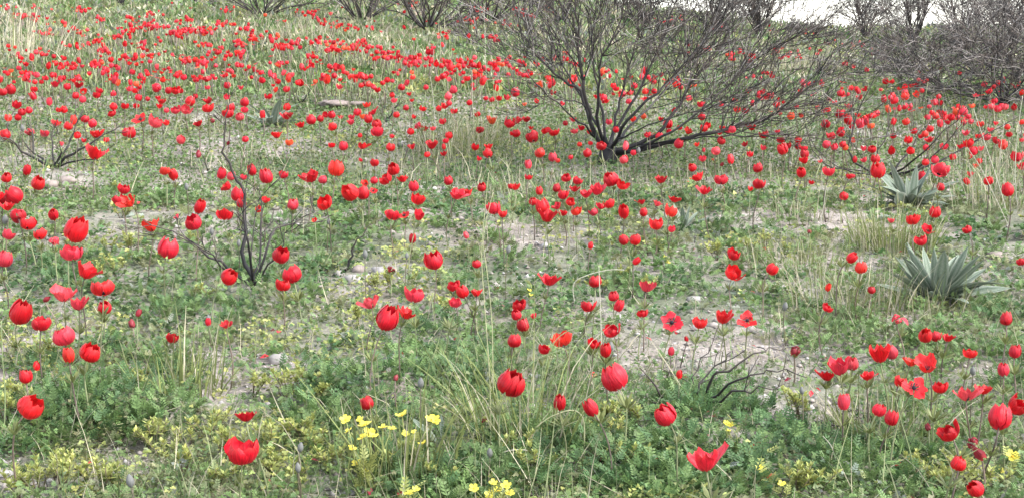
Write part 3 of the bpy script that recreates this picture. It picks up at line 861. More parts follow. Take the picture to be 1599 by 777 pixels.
# ------------------------------------------------------------------ red anemones
FLOWERS_TXT = """
10,277,17 42,266,14 60,286,22 21,305,30 5,310,20 12,324,20 28,336,25 44,348,25 83,334,18 62,365,20 13,366,18p 119,360,38r 112,392,33p 7,404,26p 85,376,18wp
135,425,38h 160,445,38h 100,462,34 122,476,30hp 163,479,23 32,489,36r 64,503,30h 99,522,36p 72,467,10w 194,295,18h 184,312,17h 202,317,25h 236,355,27 263,387,34 312,322,20
301,346,27 351,333,25h 359,431,28n 353,507,19 325,503,11b 257,266,17 270,272,17 347,270,17 361,275,14 355,292,20 371,304,22 377,317,16 380,277,11 393,265,16 276,339,10 216,489,11w 206,506,12w
416,276,22 443,273,14 485,277,32h 504,280,14 525,263,25 414,313,14 457,320,18p 506,317,24hp 547,301,27 567,302,20 571,287,13p 584,281,13 602,279,20 583,298,13o 629,281,16 614,264,20 646,291,17
653,310,22 613,334,22 631,336,18o 654,339,20h 700,282,15 713,305,25h 730,302,17 752,292,15 798,292,14 771,325,22hp 785,334,13 644,372,13b 439,397,28 455,426,32 442,443,25h 677,406,30 744,411,15
648,458,31hp 578,474,30hp 605,498,37r 634,491,26hr 708,445,21 722,455,21 744,458,18 711,471,19p 611,420,13w 728,368,10p 491,344,9 404,327,12
805,293,16 825,277,12 884,277,16 902,282,15 842,297,13 869,294,13 879,304,17 897,296,15 915,304,20 932,298,26 832,314,14 847,323,23 870,323,16 891,315,15 879,331,14 899,329,17 854,340,28h
927,331,14p 938,323,15 951,318,17 953,279,25 972,288,18 974,331,19 1032,281,21 1090,278,20 1126,279,22 1100,299,20 1185,287,19 1172,295,10 1081,262,13 1183,262,16 1053,312,17 1026,319,13p 1002,316,13 1005,332,13
1048,330,20 1025,350,20 1049,358,12 974,375,16 992,374,18 993,408,12b 922,384,10b 858,437,33h 929,438,21 1146,397,20 1147,425,27 1010,448,28h 958,461,18 967,476,18b 918,477,21 1003,487,18 1049,502,38o
1093,503,22 1129,497,31h 1167,499,31o 810,476,22 806,491,13 817,508,20 833,493,12 955,514,25h 1251,268,17 1294,267,18 1326,276,14 1267,285,9 1318,306,14 1371,267,24 1440,274,15 1469,264,27 1469,292,13
1515,272,12 1510,284,10 1543,282,15 1574,297,20 1460,331,19 1425,342,21 1392,345,13 1449,360,20h 1438,375,19 1510,358,15 1595,407,16 1206,419,20 1330,403,17n 1344,417,20 1293,449,11b 1293,479,17 1361,453,13
1401,498,19wp 1571,498,20 1264,362,8w 142,548,34r 107,553,22b 57,572,13b 40,588,20 50,632,43n 384,650,30 378,702,52hB 269,527,16 573,628,23 799,596,46r 618,590,9w 803,531,23 850,544,18 877,526,32h 928,535,20
946,546,15b 959,589,43 874,627,20b 922,635,26bl 1038,647,36l 1101,722,52hB 1048,549,12bp 1061,585,12b 1072,529,8b 1242,546,20w 1291,588,24hp 1311,575,40hpB 1331,568,18p 1374,555,42hB 1392,550,22 1354,588,18
1422,566,21 1448,572,36h 1404,597,25h 1428,604,40o 1468,603,24 1318,627,16bp 1373,638,22r 1392,653,17 1449,667,11w 1509,616,36hp 1536,608,27h 1481,673,33l 1519,692,14w 1497,722,24 1523,762,26pn 1561,652,38
1590,633,32 1515,549,22 1567,575,19p 1585,549,20 1445,524,22 1461,524,16 1480,528,20h
4,143,14 17,140,16 53,140,12 52,151,12 86,133,15 105,136,12 122,134,15 118,150,12 129,156,12 130,143,11 151,149,13 155,142,12 177,147,10 26,164,14 34,176,13 45,173,12 13,185,12 28,184,12 77,160,11 100,172,12 92,172,10
177,167,13 174,176,14 195,166,13 87,194,15 107,196,15 115,189,13 133,185,14 144,193,14 9,211,15 45,206,15wp 70,208,14 121,212,12 131,220,9 151,210,22p 148,241,32h 166,219,9 96,225,9p 197,207,14
203,139,11 211,142,11 218,137,10 244,137,15 263,142,12p 274,141,14 283,143,10 216,153,12 230,155,8 247,153,10 252,159,15 249,166,11 213,166,10 274,171,15p 291,171,16hp 297,158,16 305,151,9 325,159,14 324,168,18 260,173,9p
219,186,30o 204,208,17 243,190,22hp 260,192,13 309,194,16h 283,218,15n 356,177,17hp 360,169,14 374,182,14p 382,172,12p 382,160,14 353,152,12 355,134,12 376,137,10 324,137,9p 383,218,11 332,189,8w 310,242,10w 356,224,6w
419,151,12 447,140,11 430,141,8 530,136,12 564,134,9 410,180,11p 448,168,13 448,182,19 432,212,17 452,223,13 470,196,15 486,187,16 500,186,12 508,180,10 518,180,13 519,198,14h 532,183,9 548,191,13 549,183,10 558,176,13
573,164,11 582,176,14 566,182,12 575,186,14 589,204,21h 588,194,16 518,227,11 536,228,15 566,229,16 562,212,8 563,250,7 585,254,14h
627,137,12 665,137,9 612,149,9 615,157,10 639,147,9 643,157,8 634,169,10 660,170,11 619,180,11 708,141,13 700,151,13 694,166,13 701,162,10 685,170,10 740,139,8 733,161,10 709,174,11 646,183,9 653,196,14wp 641,206,12
663,201,13 676,201,9 691,190,12 612,213,8 610,229,15 643,229,13 674,228,20 667,242,10 701,212,13 696,220,11 693,230,8 693,240,12 749,202,14 768,190,18g 746,179,10 742,230,13 763,229,13 762,240,15 748,248,10 795,193,16
799,209,9 768,156,10 779,154,10 792,153,12 775,138,10 759,154,8 805,145,14 819,163,7 838,158,9 863,145,12 878,162,8 806,190,15 822,187,15 806,208,14 831,214,20h 850,206,14 865,206,15 829,200,9 895,187,11 883,193,9
908,200,13 897,205,11 920,207,9 905,226,8 922,224,8 917,239,14 939,228,16 843,238,17 863,246,14p 871,251,8 825,258,12 891,246,8 977,229,12p 974,249,14p 989,239,10 951,191,11 962,203,11 989,187,12
1043,193,16 1032,186,10p 1060,225,15 1075,206,14 1061,200,9 1099,201,13 1096,183,13 1095,163,13 1053,173,9 1076,154,10 1088,226,10 1118,235,15 1097,248,12 1081,259,13 1127,219,14 1136,206,11p 1151,172,11 1147,157,9
1127,163,10 1174,200,16 1193,210,14 1163,226,11 1171,241,11 1192,231,12 1141,250,13 1114,250,7 1127,257,6w 1099,235,6b 1005,182,10 1011,211,11 1045,206,9
1244,167,8 1235,182,13 1251,181,10 1295,156,8 1304,160,9 1311,179,14 1315,177,12 1324,187,15 1289,194,15 1330,199,9 1313,207,14 1314,202,9 1360,197,12 1357,182,10 1369,178,11 1214,206,10 1219,219,13 1231,228,11 1222,234,17
1246,219,11 1246,229,11 1256,232,11 1256,241,14 1256,252,16 1290,225,14p 1303,230,12p 1316,226,11 1320,231,10 1297,215,15 1332,220,9 1281,252,8 1349,250,12p 1367,248,15 1362,232,14 1349,232,12 1335,250,9 1392,236,13
1395,213,10 1395,191,10 1374,259,14 1415,191,12 1422,236,13 1418,219,13 1428,205,12 1452,202,12 1468,194,11 1451,219,15 1446,231,11 1474,229,13 1460,250,13 1445,254,12 1488,246,11 1508,208,13 1512,224,15 1501,229,13
1519,236,15 1531,232,12 1514,245,9 1540,213,15 1547,203,12 1528,213,10 1557,219,14 1566,227,14 1588,245,18 1596,259,14 1529,252,10 1524,259,10 1596,191,10 1573,199,10p 1596,219,8 1449,184,11 1531,194,12 1555,193,9 1451,167,7
"""
FAR_CLUSTERS = """
27,80,3 35,95,3 63,83,7 70,52,4 97,38,4 60,10,3 8,10,4 35,25,5 126,50,5 125,15,8 60,28,4 100,100,4 90,95,3 113,102,4 127,72,3 150,65,6 160,80,5 165,98,5 190,100,5 197,90,4 200,47,8 205,28,6 233,42,12 248,42,5
215,70,8 195,55,5 230,88,6 245,105,4 275,52,11 290,50,9 310,48,8 325,50,8 280,90,5 300,95,6 320,100,6 340,80,4 345,90,3 375,85,5 383,108,4 395,60,6 375,68,4 320,70,5 290,30,4 240,22,4 350,40,5 385,45,4 140,100,4
50,120,6 85,124,5 125,120,5 155,110,3 8,122,3 180,125,4 230,122,4 270,118,4 310,120,5 350,118,4 408,57,3 425,60,4 440,72,8 455,68,5 490,65,5 490,88,3 493,100,3 518,68,5 525,80,6 540,75,6 560,70,4 575,78,6 585,88,4
600,85,5 618,90,5 640,95,8 660,90,8 668,98,5 700,100,4 715,108,6 730,95,5 745,105,5 770,105,5 785,100,5 560,118,3 570,125,5 605,128,3 632,115,2 480,20,10 500,35,5 530,42,4 545,45,3 735,30,9 750,15,9 775,60,6 790,35,5
405,115,3 435,122,3 457,125,3 495,127,2 520,108,4 525,120,4 680,78,3 640,8,7 690,55,4 760,125,4 740,120,4 700,122,3 810,15,8 820,25,8 860,15,5 870,90,4 900,100,4 820,100,7 815,115,7 850,128,5 895,130,5 955,115,4 960,145,4
1000,120,3 1030,125,4 1065,130,5 1140,85,5 1170,90,3 1060,30,4 1040,35,4 1090,75,3 1180,120,4 1190,150,6 1120,40,3 1210,45,2 1215,80,5 1240,85,4 1265,82,2 1298,65,2 1335,70,3 1363,80,2 1332,107,2 1265,50,2 1440,110,1
1480,112,1 1440,125,2 1330,137,2 1380,135,2 1320,145,3 1420,140,3 1550,135,2 1590,135,2 1260,132,2 1010,150,4 940,160,3 1200,165,3 1400,165,3 1540,165,3 1480,178,4 1580,165,2 1500,185,3 20,108,4 440,100,4 360,15,3 160,30,4
"""

def petal_grid(fr, fz, W, phi0, nt=6, ns=5, inner=1.0, wav=.03, ph=0., tiltc=0., notch=0.0):
    """one tepal: fr(t), fz(t) profile of the cup; W angular half width"""
    V = []
    for i in range(nt):
        t = i / (nt - 1); te = .02 + .975 * t
        hw = W * (te ** .5) * max(0., 1 - te ** 7) ** .5 + .08
        for j in range(ns):
            s = -1 + 2 * j / (ns - 1)
            a = phi0 + s * hw
            r = fr(te) * inner * (1 + .05 * (1 - s * s)) + wav * te * math.sin(3.1 * s + ph + 5 * te) * .5
            z = fz(te) - .05 * te * s * s + wav * te * te * math.cos(4.0 * s + ph)
            r = r + tiltc * te * te
            V.append((r * math.cos(a), r * math.sin(a), z))
    F = []
    for i in range(nt - 1):
        for j in range(ns - 1):
            q = i * ns + j
            F.append((q, q + 1, q + ns + 1, q + ns))
    return np.array(V), np.array(F)

def prof(kind):
    if kind == 'bud':
        return (lambda t: .37 * math.sin(math.pi * min(1, .12 + .74 * t)) ** .6), (lambda t: 1.0 * t ** 1.15), 1.0
    if kind == 'cup':
        return (lambda t: .50 * math.sin(math.pi * (.05 + .80 * t)) ** .6), (lambda t: .90 * t ** 1.3), .95
    if kind == 'wide':
        return (lambda t: .06 + .52 * math.sin(math.pi * (.04 + .60 * t)) ** .7), (lambda t: .80 * t ** 1.45), .85
    if kind == 'half':
        return (lambda t: .08 + .52 * t ** .65), (lambda t: .76 * t ** 1.3), .78
    if kind == 'open':
        return (lambda t: .06 + .66 * t), (lambda t: .10 + .24 * t ** 2 - .06 * t), .62
    if kind == 'wilt':
        return (lambda t: .10 + .30 * math.sin(math.pi * .8 * t)), (lambda t: .25 * t - .75 * t ** 2), .45

def make_heads(kind, nvar, seed):
    rs = random.Random(seed); out = []
    for v in range(nvar):
        petals = []
        fr, fz, W = prof(kind)
        rag = {'bud': .03, 'cup': .045, 'wide': .09, 'half': .17, 'open': .10, 'wilt': .25}[kind]
        for k in range(6):
            inner = 1.0 if k % 2 == 0 else .90
            sc = 1 + (rs.uniform(-.07, .07) if kind in ('cup', 'bud') else rs.uniform(-.15, .12))
            th = rs.gauss(0, rag)
            V, F = petal_grid(lambda t: fr(t), lambda t: fz(t) * sc, W * rs.uniform(.85, 1.08), k * math.pi / 3 + rs.gauss(0, .10), inner=inner,
                              wav=.035 + rag * .25, ph=rs.uniform(0, 6), tiltc=th)
            nt_, ns_ = 6, 5
            ST_ = np.array([(-1 + 2 * (q % ns_) / (ns_ - 1), (q // ns_) / (nt_ - 1), .1 * k) for q in range(len(V))])
            me = mesh_np('petal', V, F, M_PETAL, ST_, smooth=True)
            petals.append((me, V, F))
        out.append(petals)
    return out

HEADS = {k: make_heads(k, n, i + 5) for i, (k, n) in enumerate((('bud', 3), ('cup', 6), ('wide', 4), ('half', 6), ('open', 3), ('wilt', 2)))}

def centre_mesh():
    b = Batch()
    V = []; F = []
    nr, ns = 4, 8
    for i in range(nr):
        t = i / (nr - 1)
        for j in range(ns):
            a = 2 * math.pi * j / ns
            V.append((.15 * math.cos(t * 1.5) * math.cos(a), .15 * math.cos(t * 1.5) * math.sin(a), .06 + .17 * math.sin(t * 1.5)))
    for i in range(nr - 1):
        for j in range(ns):
            j2 = (j + 1) % ns; q = i * ns
            F.append((q + j, q + j2, q + ns + j2, q + ns + j))
    return mesh_np('centre', V, F, M_CENTRE, smooth=True)
ME_CENTRE = centre_mesh()
def stamen_mesh():
    V = []; F = []
    rs = random.Random(3)
    for k in range(26):
        a = 2 * math.pi * k / 26 + rs.uniform(-.1, .1); r1 = rs.uniform(.20, .30); z1 = rs.uniform(.14, .26)
        c, s = math.cos(a), math.sin(a)
        b = len(V)
        V += [(.1 * c, .1 * s, .05), (r1 * c - .02 * s, r1 * s + .02 * c, z1), (r1 * c + .02 * s, r1 * s - .02 * c, z1), (r1 * 1.1 * c, r1 * 1.1 * s, z1 + .04)]
        F += [(b, b + 1, b + 2), (b + 1, b + 3, b + 2)]
    return mesh_np('stamens', np.array(V), np.array(F), M_CENTRE)
ME_STAMEN = stamen_mesh()

def ruff_mesh(seed):
    rs = random.Random(seed); q = []
    b = Batch()
    for k in range(3):
        a0 = k * 2.094 + rs.uniform(-.3, .3)
        for j in range(5):
            a = a0 + (j - 2) * .33
            ln = rs.uniform(.018, .030); el = rs.uniform(.25, 1.0)
            base = Vector((0, 0, 0)); d = Vector((math.cos(a) * math.cos(el), math.sin(a) * math.cos(el), math.sin(el)))
            sd = Vector((-math.sin(a), math.cos(a), 0)) * .0024
            p = [base + d * .002, base + d * ln * .55 - sd, base + d * ln, base + d * ln * .55 + sd]
            q.append([tuple(v) for v in p])
    v, f = proto(q)
    c = np.tile(np.array((.15, .17, .06)), (len(v), 1)) * np.repeat(np.random.default_rng(seed).uniform(.7, 1.4, len(v) // 4), 4)[:, None]
    return mesh_np('ruff', v, f, M_LEAF, c)
RUFFS = [ruff_mesh(i) for i in range(4)]

REDS = [(.54, .003, .010), (.60, .005, .011), (.43, .002, .009), (.62, .010, .013), (.52, .004, .015), (.58, .010, .026)]
PINKS = [(.62, .036, .058), (.66, .055, .070), (.58, .026, .048)]

def parse(txt):
    out = []
    for tok in txt.split():
        a, b, c = tok.split(',')
        fl = ''.join(ch for ch in c if ch.isalpha()); out.append((float(a), float(b), float(''.join(ch for ch in c if ch.isdigit())), fl))
    return out

flowers = parse(FLOWERS_TXT)
flowers.sort(key=lambda f: -f[2])
seen = []
for f in flowers:                                  # the same bloom read twice in neighbouring crops
    if all((f[0] - g[0]) ** 2 + (f[1] - g[1]) ** 2 > 20 for g in seen):
        seen.append(f)
flowers = seen

HS = np.linspace(.07, .30, 13)
def solve_flowers(fl):
    px = np.array([f[0] for f in fl]); py = np.array([f[1] for f in fl]); w = np.array([f[2] for f in fl])
    best = np.full(len(fl), 1e9); res = np.zeros((len(fl), 5))
    jit = rng.normal(.165, .02, len(fl))
    for h in HS:
        x, y, z = hit(px, py, h)
        dx, dy, dz = ray(px, py)
        S = w * y / CP / F_PX
        cost = (np.log(S / .052) / .22) ** 2 + ((h - jit) / .045) ** 2
        cost = np.where(np.isnan(cost), 1e8, cost)
        m = cost < best
        best[m] = cost[m]
        res[m] = np.stack([x, y, z, np.full(len(fl), h), S], 1)[m]
    return res

def head_kind(fl, w):
    r = random.random()
    if 'b' in fl: return 'bud'
    if 'w' in fl: return 'wilt'
    if 'o' in fl: return 'open'
    if 'h' in fl: return 'half' if r < .7 else 'wide'
    if 'n' in fl or w > 40: return 'cup'
    if w < 22: return 'cup' if r < .36 else 'wide' if r < .66 else 'half' if r < .92 else 'bud'
    return 'cup' if r < .62 else 'wide' if r < .85 else 'half'

HEAD_W = {'bud': .84, 'cup': 1.0, 'wide': 1.12, 'half': 1.18, 'open': 1.40, 'wilt': .85}

def stem_points(base, neck, d_head, n=7):
    """a stem from the ground to the head, arriving along the head's axis"""
    L = (neck - base).length
    p1 = base + Vector((random.gauss(0, .012), random.gauss(0, .012), L * .5))
    p2 = neck - d_head * L * .30
    pts = []
    for i in range(n):
        t = i / (n - 1)
        pts.append(base * (1 - t) ** 3 + p1 * 3 * t * (1 - t) ** 2 + p2 * 3 * t * t * (1 - t) + neck * t ** 3)
    return pts

STEMC = [np.array((.16, .17, .085)), np.array((.15, .11, .085)), np.array((.20, .22, .11)), np.array((.10, .075, .06))]

def head_axis(fl):
    tilt = abs(random.gauss(.24, .28)); a = random.uniform(0, 6.283)
    if 'B' in fl: tilt = abs(random.gauss(.08, .08))
    if 'n' in fl: tilt = random.uniform(.7, .9); a = random.choice([-.3, math.pi + .3])
    if 'l' in fl: tilt = .55; a = math.pi
    if 'r' in fl: tilt = .45; a = -.2
    if 'o' in fl: tilt = random.uniform(.55, .95); a = -math.pi / 2 + random.uniform(-.4, .4)
    if 'w' in fl: tilt = random.uniform(.4, 1.2)
    return Vector((math.sin(tilt) * math.cos(a), math.sin(tilt) * math.sin(a), math.cos(tilt)))

def petal_colour(fl):
    c = random.choice(PINKS) if ('p' in fl and random.random() < .85) or random.random() < .06 else random.choice(REDS)
    if random.random() < .06: c = (.66, .026, .016)
    if 'w' in fl and 'p' not in fl: c = (.24, .014, .022)
    if 'g' in fl: c = (.68, .08, .025)  # orange glow of backlit petals, painted into their colour
    k = random.uniform(.88, 1.1)
    return tuple(min(.92, v * k) for v in c)

res = solve_flowers(flowers)
N_IND = 300
flower_info = []
for i, f in enumerate(flowers[:N_IND]):
    x, y, z, h, S = res[i]
    w = f[2]; fl = f[3]
    kind = head_kind(fl, w)
    axis = head_axis(fl)
    S = min(max(S * .96, .026), .085)
    s = S / HEAD_W[kind]
    mid = Vector((x, y, z))
    hh = (.5 if kind in ('bud', 'cup', 'wide') else .32 if kind == 'half' else .15 if kind == 'open' else -.2) * s
    neck = mid - axis * hh
    ln = max(.05, neck.z - gz(neck.x, neck.y))
    bx = neck.x + random.gauss(0, .10 * ln) - axis.x * .15 * ln
    by = neck.y + random.gauss(0, .10 * ln)
    base = Vector((bx, by, gz(bx, by) - .006))
    root = empty('anemone', base)
    b = Batch()
    pts = stem_points(base, neck, axis)
    thick = max(.0019, .00045 * y)
    tube_into(b, pts, [thick * (1.15 - .3 * t / 6) for t in range(7)], random.choice(STEMC) * random.uniform(.8, 1.3), 4)
    simple_part(root, b, 'stem', M_STEM)
    q = axis.to_track_quat('Z', 'Y') @ Quaternion((0, 0, 1), random.uniform(0, 6.283))
    mat = Matrix.Translation(neck - base) @ q.to_matrix().to_4x4() @ Matrix.Diagonal((s, s, s * (random.uniform(.9, 1.25) if kind in ('cup', 'wide') else random.uniform(.85, 1.1)), 1))
    pet = random.choice(HEADS[kind])
    col = petal_colour(fl)
    for me, V, F in pet:
        o = mobj('petal', me, root); o.matrix_local = mat
        kk = random.uniform(.9, 1.08)
        o.color = (min(.95, col[0] * kk), col[1] * kk, col[2] * kk, 1)
    if kind in ('open', 'half', 'wide'):
        o = mobj('centre', ME_CENTRE, root); o.matrix_local = mat
        if kind != 'wide':
            o = mobj('stamens', ME_STAMEN, root); o.matrix_local = mat
    if w >= 12:
        t = random.choice((4, 4, 5, 3))
        o = mobj('ruff', random.choice(RUFFS), root)
        sc = random.uniform(1.0, 1.7)
        o.matrix_local = Matrix.Translation(pts[t] - base) @ Matrix.Rotation(random.uniform(0, 6.28), 4, 'Z') @ Matrix.Scale(sc, 4)
    flower_info.append(dict(root=root, px=f[0], py=f[1], w=w, fl=fl, kind=kind))

# the rest of the field: one mass of small far blooms
def far_blooms():
    rest = [(f[0], f[1], f[2], f[3]) for f in flowers[N_IND:]]
    rr = res[N_IND:]
    P = [tuple(r) for r in rr]
    cl = parse(FAR_CLUSTERS)
    px = []; py = []
    for cx, cy, n, _ in cl:
        for k in range(int(n * 1.9 + .5)):
            px.append(cx + random.gauss(0, 7.5 + cy * .03)); py.append(cy + random.gauss(0, 2.4 + cy * .02))
    for k in range(330):       # scattered beyond the frame's sides and sparsely between
        px.append(random.choice((random.uniform(-380, 0), random.uniform(1600, 1980), random.uniform(0, 820)))); py.append(random.uniform(12, 330) if not 0 < px[-1] < 1599 else random.uniform(4, 130))
    for k in range(26):        # loose clumps in the band beside and below the largest shrub
        cx, cy = random.uniform(1000, 1599), random.uniform(120, 225)
        for q in range(random.choice((1, 2, 3, 4))):
            px.append(cx + random.gauss(0, 11)); py.append(cy + random.gauss(0, 5))
    px = np.array(px); py = np.array(py)
    h = rng.normal(.165, .025, len(px)).clip(.1, .25)
    x, y, z = hit(px, py, h)
    ok = ~np.isnan(y) & (y < 60)
    far = list(zip(x[ok], y[ok], z[ok], h[ok], rng.normal(.038, .007, ok.sum()).clip(.026, .06)))
    allp = P + far
    pxs = [(f[0], f[1]) for f in rest] + list(zip(px[ok], py[ok]))
    bp, bs = Batch(), Batch()
    lows = {}
    for kind in ('bud', 'cup', 'wide', 'half', 'open'):
        lows[kind] = []
        rs = random.Random(9)
        for v in range(3):
            V = []; F = []; n = 0
            fr, fz, W = prof(kind)
            for k in range(5):
                v_, f_ = petal_grid(fr, fz, W * 1.1, k * 1.2566 + rs.gauss(0, .15), nt=4, ns=3, inner=1 if k % 2 else .92, wav=.05, ph=rs.uniform(0, 6), tiltc=rs.gauss(0, .10))
                V.append(v_); F.append(f_ + n); n += len(v_)
            F4 = np.concatenate(F)
            F3 = np.concatenate([F4[:, [0, 1, 2]], F4[:, [0, 2, 3]]])
            lows[kind].append((np.concatenate(V), F3))
    for i, (x, y, z, h, S) in enumerate(allp):
        fl = rest[i][3] if i < len(rest) else ''
        kind = random.choice(('cup', 'cup', 'wide', 'half', 'bud', 'open')) if i >= len(rest) else head_kind(fl, 8)
        if kind == 'wilt': kind = 'bud'
        ax = head_axis(fl)
        s = S / HEAD_W[kind]
        rot = (ax.to_track_quat('Z', 'Y') @ Quaternion((0, 0, 1), random.uniform(0, 6.28))).to_matrix()
        V, F = random.choice(lows[kind])
        neck = Vector((x, y, z)) - ax * s * .4
        W_ = V @ np.array(rot).T * s + np.array(tuple(neck))
        c = np.array(petal_colour(fl if fl else ('p' if random.random() < .2 else 'g' if random.random() < .06 else ''))) 
        bp.add(W_, F, np.repeat(c[None], len(W_), 0))
        bx, by = neck.x + random.gauss(0, .02), neck.y + random.gauss(0, .02)
        base = Vector((bx, by, gz(bx, by) - .005))
        th = max(.0018, .00035 * y)
        tube_into(bs, [base, base.lerp(neck, .5) + Vector((random.gauss(0, .008), random.gauss(0, .008), 0)), neck], [th, th, th * .8], random.choice(STEMC) * random.uniform(.9, 1.6), 3)
    root = empty('anemone_field', (0, 12, gz(0, 12)))
    tag(root, 'countless small red anemones spread over the far slope', 'flowers', kind='stuff')
    o = simple_part(root, bp, 'blooms', M_PETAL_T, smooth=True); o['kind'] = 'stuff'
    o = simple_part(root, bs, 'stems', M_STEM); o['kind'] = 'stuff'
    # petals that have dropped on the ground
    b = Batch()
    px, py, x, y, z = screen_points(130, 200, 900)
    n = len(x)
    V, F, kk = place(proto([diamond(0, 0, 0, 1, .32, 0, .1, .4)]), np.stack([x, y, z + .015], 1), rng.uniform(0, 6.28, n), rng.normal(.1, .3, n), rng.normal(0, .4, n), rng.uniform(.012, .026, n))
    b.add(V, F, np.repeat(np.where(rng.random((n, 1)) < .5, np.array((.62, .03, .045)), np.array((.30, .03, .05))), kk, 0))
    o = mobj('fallen_petals', b.build('fallen_petals', M_PETAL_T))
    tag(o, 'dropped dark red petals lying among the weeds', 'petals', kind='stuff')
    return pxs
far_px = far_blooms()

# ------------------------------------------------------------------ grey felted rosettes (mullein-like)
def felt_leaf(length, width, curl, seed):
    rs = random.Random(seed)
    nt, ns = 7, 5; V = []; C = []
    for i in range(nt):
        t = i / (nt - 1)
        hw = width * (.16 + .84 * math.sin(math.pi * min(1, .05 + .93 * t ** .85)) ** .9) * (1 if t < .97 else .25)
        for j in range(ns):
            s = -1 + 2 * j / (ns - 1)
            V.append((length * t, s * hw, length * (-curl * t * t) + .22 * hw * abs(s) + .06 * width * math.sin(9 * t + 3 * s + seed)))
            edge = abs(s) ** 3
            rib = 1.0 if j == 2 else 0.
            C.append(np.array((.082, .122, .076)) * (1 - .8 * max(edge, rib * .6)) + np.array((.34, .36, .30)) * .8 * max(edge, rib * .6))
    F = []
    for i in range(nt - 1):
        for j in range(ns - 1):
            q = i * ns + j; F.append((q, q + 1, q + ns + 1, q + ns))
    return mesh_np('leaf', np.array(V), np.array(F), M_FUZZ, np.array(C), smooth=True)

def rosette(px, py, size, leaves, label, seed, pale=0):
    base = hit1(px, py)
    root = empty('felted_rosette', base)
    tag(root, label, 'plant', 'grey felted leaf rosettes')
    rs = random.Random(seed)
    meshes = [felt_leaf(1.0, rs.uniform(.085, .13), rs.uniform(-.10, .40), seed * 10 + k) for k in range(5)]
    for k in range(leaves):
        u = k / leaves
        a = k * 2.39996 + rs.uniform(-.25, .25)
        el = .2 + 1.05 * u + rs.gauss(0, .2)
        ln = size * rs.uniform(.6, 1.12) * (1.0 - .25 * max(0, u - .7) / .3)
        o = mobj('leaf', rs.choice(meshes), root)
        o.matrix_local = (Matrix.Translation((0, 0, .012)) @ Matrix.Rotation(a, 4, 'Z') @ Matrix.Translation((.015, 0, 0)) @ Matrix.Rotation(-el, 4, 'Y')
                          @ Matrix.Rotation(rs.gauss(0, .45), 4, 'X') @ Matrix.Diagonal((ln, ln * rs.uniform(.75, 1.3), ln * rs.uniform(.4, 1.9), 1)))
    LAND.append((label_short(label), px, py - 25))
    return root

def label_short(l): return {'l': 'the large grey-green felted rosette', 's': 'the pale rosette behind the big one', 'f': 'the small grey rosette at upper left'}[LSHORT.pop(0)]
LSHORT = ['l', 's', 'f']
rosette(1462, 472, .175, 52, 'large rosette of broad grey-green felted leaves at the right', 4)
rosette(1420, 326, .20, 34, 'paler felted rosette behind the larger one, with silvery leaves', 5)
rosette(424, 198, .20, 16, 'small grey felted rosette beside the cracked flat rock at upper left', 6)
LSHORT = []
# two small tufts of the same plant, younger
for px, py, sz, n, lab, sd_ in ((1068, 358, .10, 12, 'tiny grey felted rosette with burnt leaves in mid field', 7), (695, 700, .07, 7, 'young felted rosette by the yellow flowers', 8),
                                (1130, 462, .07, 6, 'young felted rosette on the bare ground right of centre', 9)):
    LSHORT = ['l']; rosette(px, py, sz, n, lab, sd_); LAND.pop()

# ------------------------------------------------------------------ grass tufts and tall stalks
def tuft(px, py, n, ln, rad, dry, label, name='grass_tuft', wd=.003, lean=.35):
    base = hit1(px, py)
    root_b = Batch()
    a = rng.uniform(0, 6.283, n); r = rad * np.sqrt(rng.random(n))
    x = base.x + r * np.cos(a); y = base.y + r * np.sin(a)
    col = np.where(rng.random((n, 1)) < dry, STR * rng.uniform(.7, 1.2, (n, 1)), np.array((.16, .185, .06)) * rng.uniform(.7, 1.4, (n, 1)))
    blades(np.stack([x - base.x, y - base.y, terrain(x, y) - base.z - .005], 1), a + rng.normal(0, .5, n), ln * rng.lognormal(0, .25, n), np.abs(rng.normal(lean * .5, lean * .6, n)),
           np.full(n, wd) * rng.uniform(.6, 1.4, n), rng.normal(lean, .4, n), col, root_b, seg=4)
    o = mobj(name, root_b.build(name, M_GRASS)); o.location = base
    tag(o, label, 'grass', 'grass tufts standing out of the weeds')
    return o

tuft(1395, 390, 420, .14, .15, .3, 'thick yellow-green grass tuft left of the large grey rosette', lean=.4)
tuft(1248, 420, 150, .10, .18, .25, 'loose grass tuft with dry tips left of the thick one')
tuft(1245, 345, 60, .12, .14, .35, 'thin dry grass tuft above the loose tuft at right')
tuft(710, 240, 200, .15, .22, .55, 'straw coloured grass tuft between flower clumps above centre', wd=.004)
tuft(755, 225, 160, .16, .18, .5, 'yellowish grass tuft below the orange-lit bloom', wd=.004)
tuft(18, 95, 110, .40, .5, .9, 'tall pale straw tuft at the top left edge', wd=.009, lean=.3)
tuft(1380, 690, 180, .10, .11, .3, 'fresh green grass tuft at lower right below the nodding buds', lean=.5)
tuft(470, 65, 160, .22, .35, .7, 'yellow straw tuft in front of the far burnt shrubs', wd=.007)
tuft(1250, 118, 160, .20, .35, .8, 'dry tan grass tuft right behind the largest shrub', wd=.007)
tuft(820, 690, 140, .20, .12, .15, 'green grass tuft with bent blades around the tall pale stalks', lean=.6)
tuft(280, 618, 70, .13, .10, .1, 'upright green blades in the dark weeds at lower left', wd=.004)
tuft(640, 735, 80, .13, .12, .1, 'broad green blades behind the yellow flowers', wd=.005)
tuft(1330, 480, 160, .13, .18, .5, 'wispy grass tuft below left of the large grey rosette')
tuft(1560, 330, 120, .22, .2, .8, 'dry wispy grass tuft at the right edge')
tuft(1455, 486, 90, .10, .14, .5, 'short grass growing through the foot of the large grey rosette', lean=.6)
LAND.append(('the thick yellow-green grass tuft', 1400, 350))
LAND.append(('the loose grass tuft', 1248, 385))
LAND.append(('the green grass tuft with tall pale stalks', 800, 640))

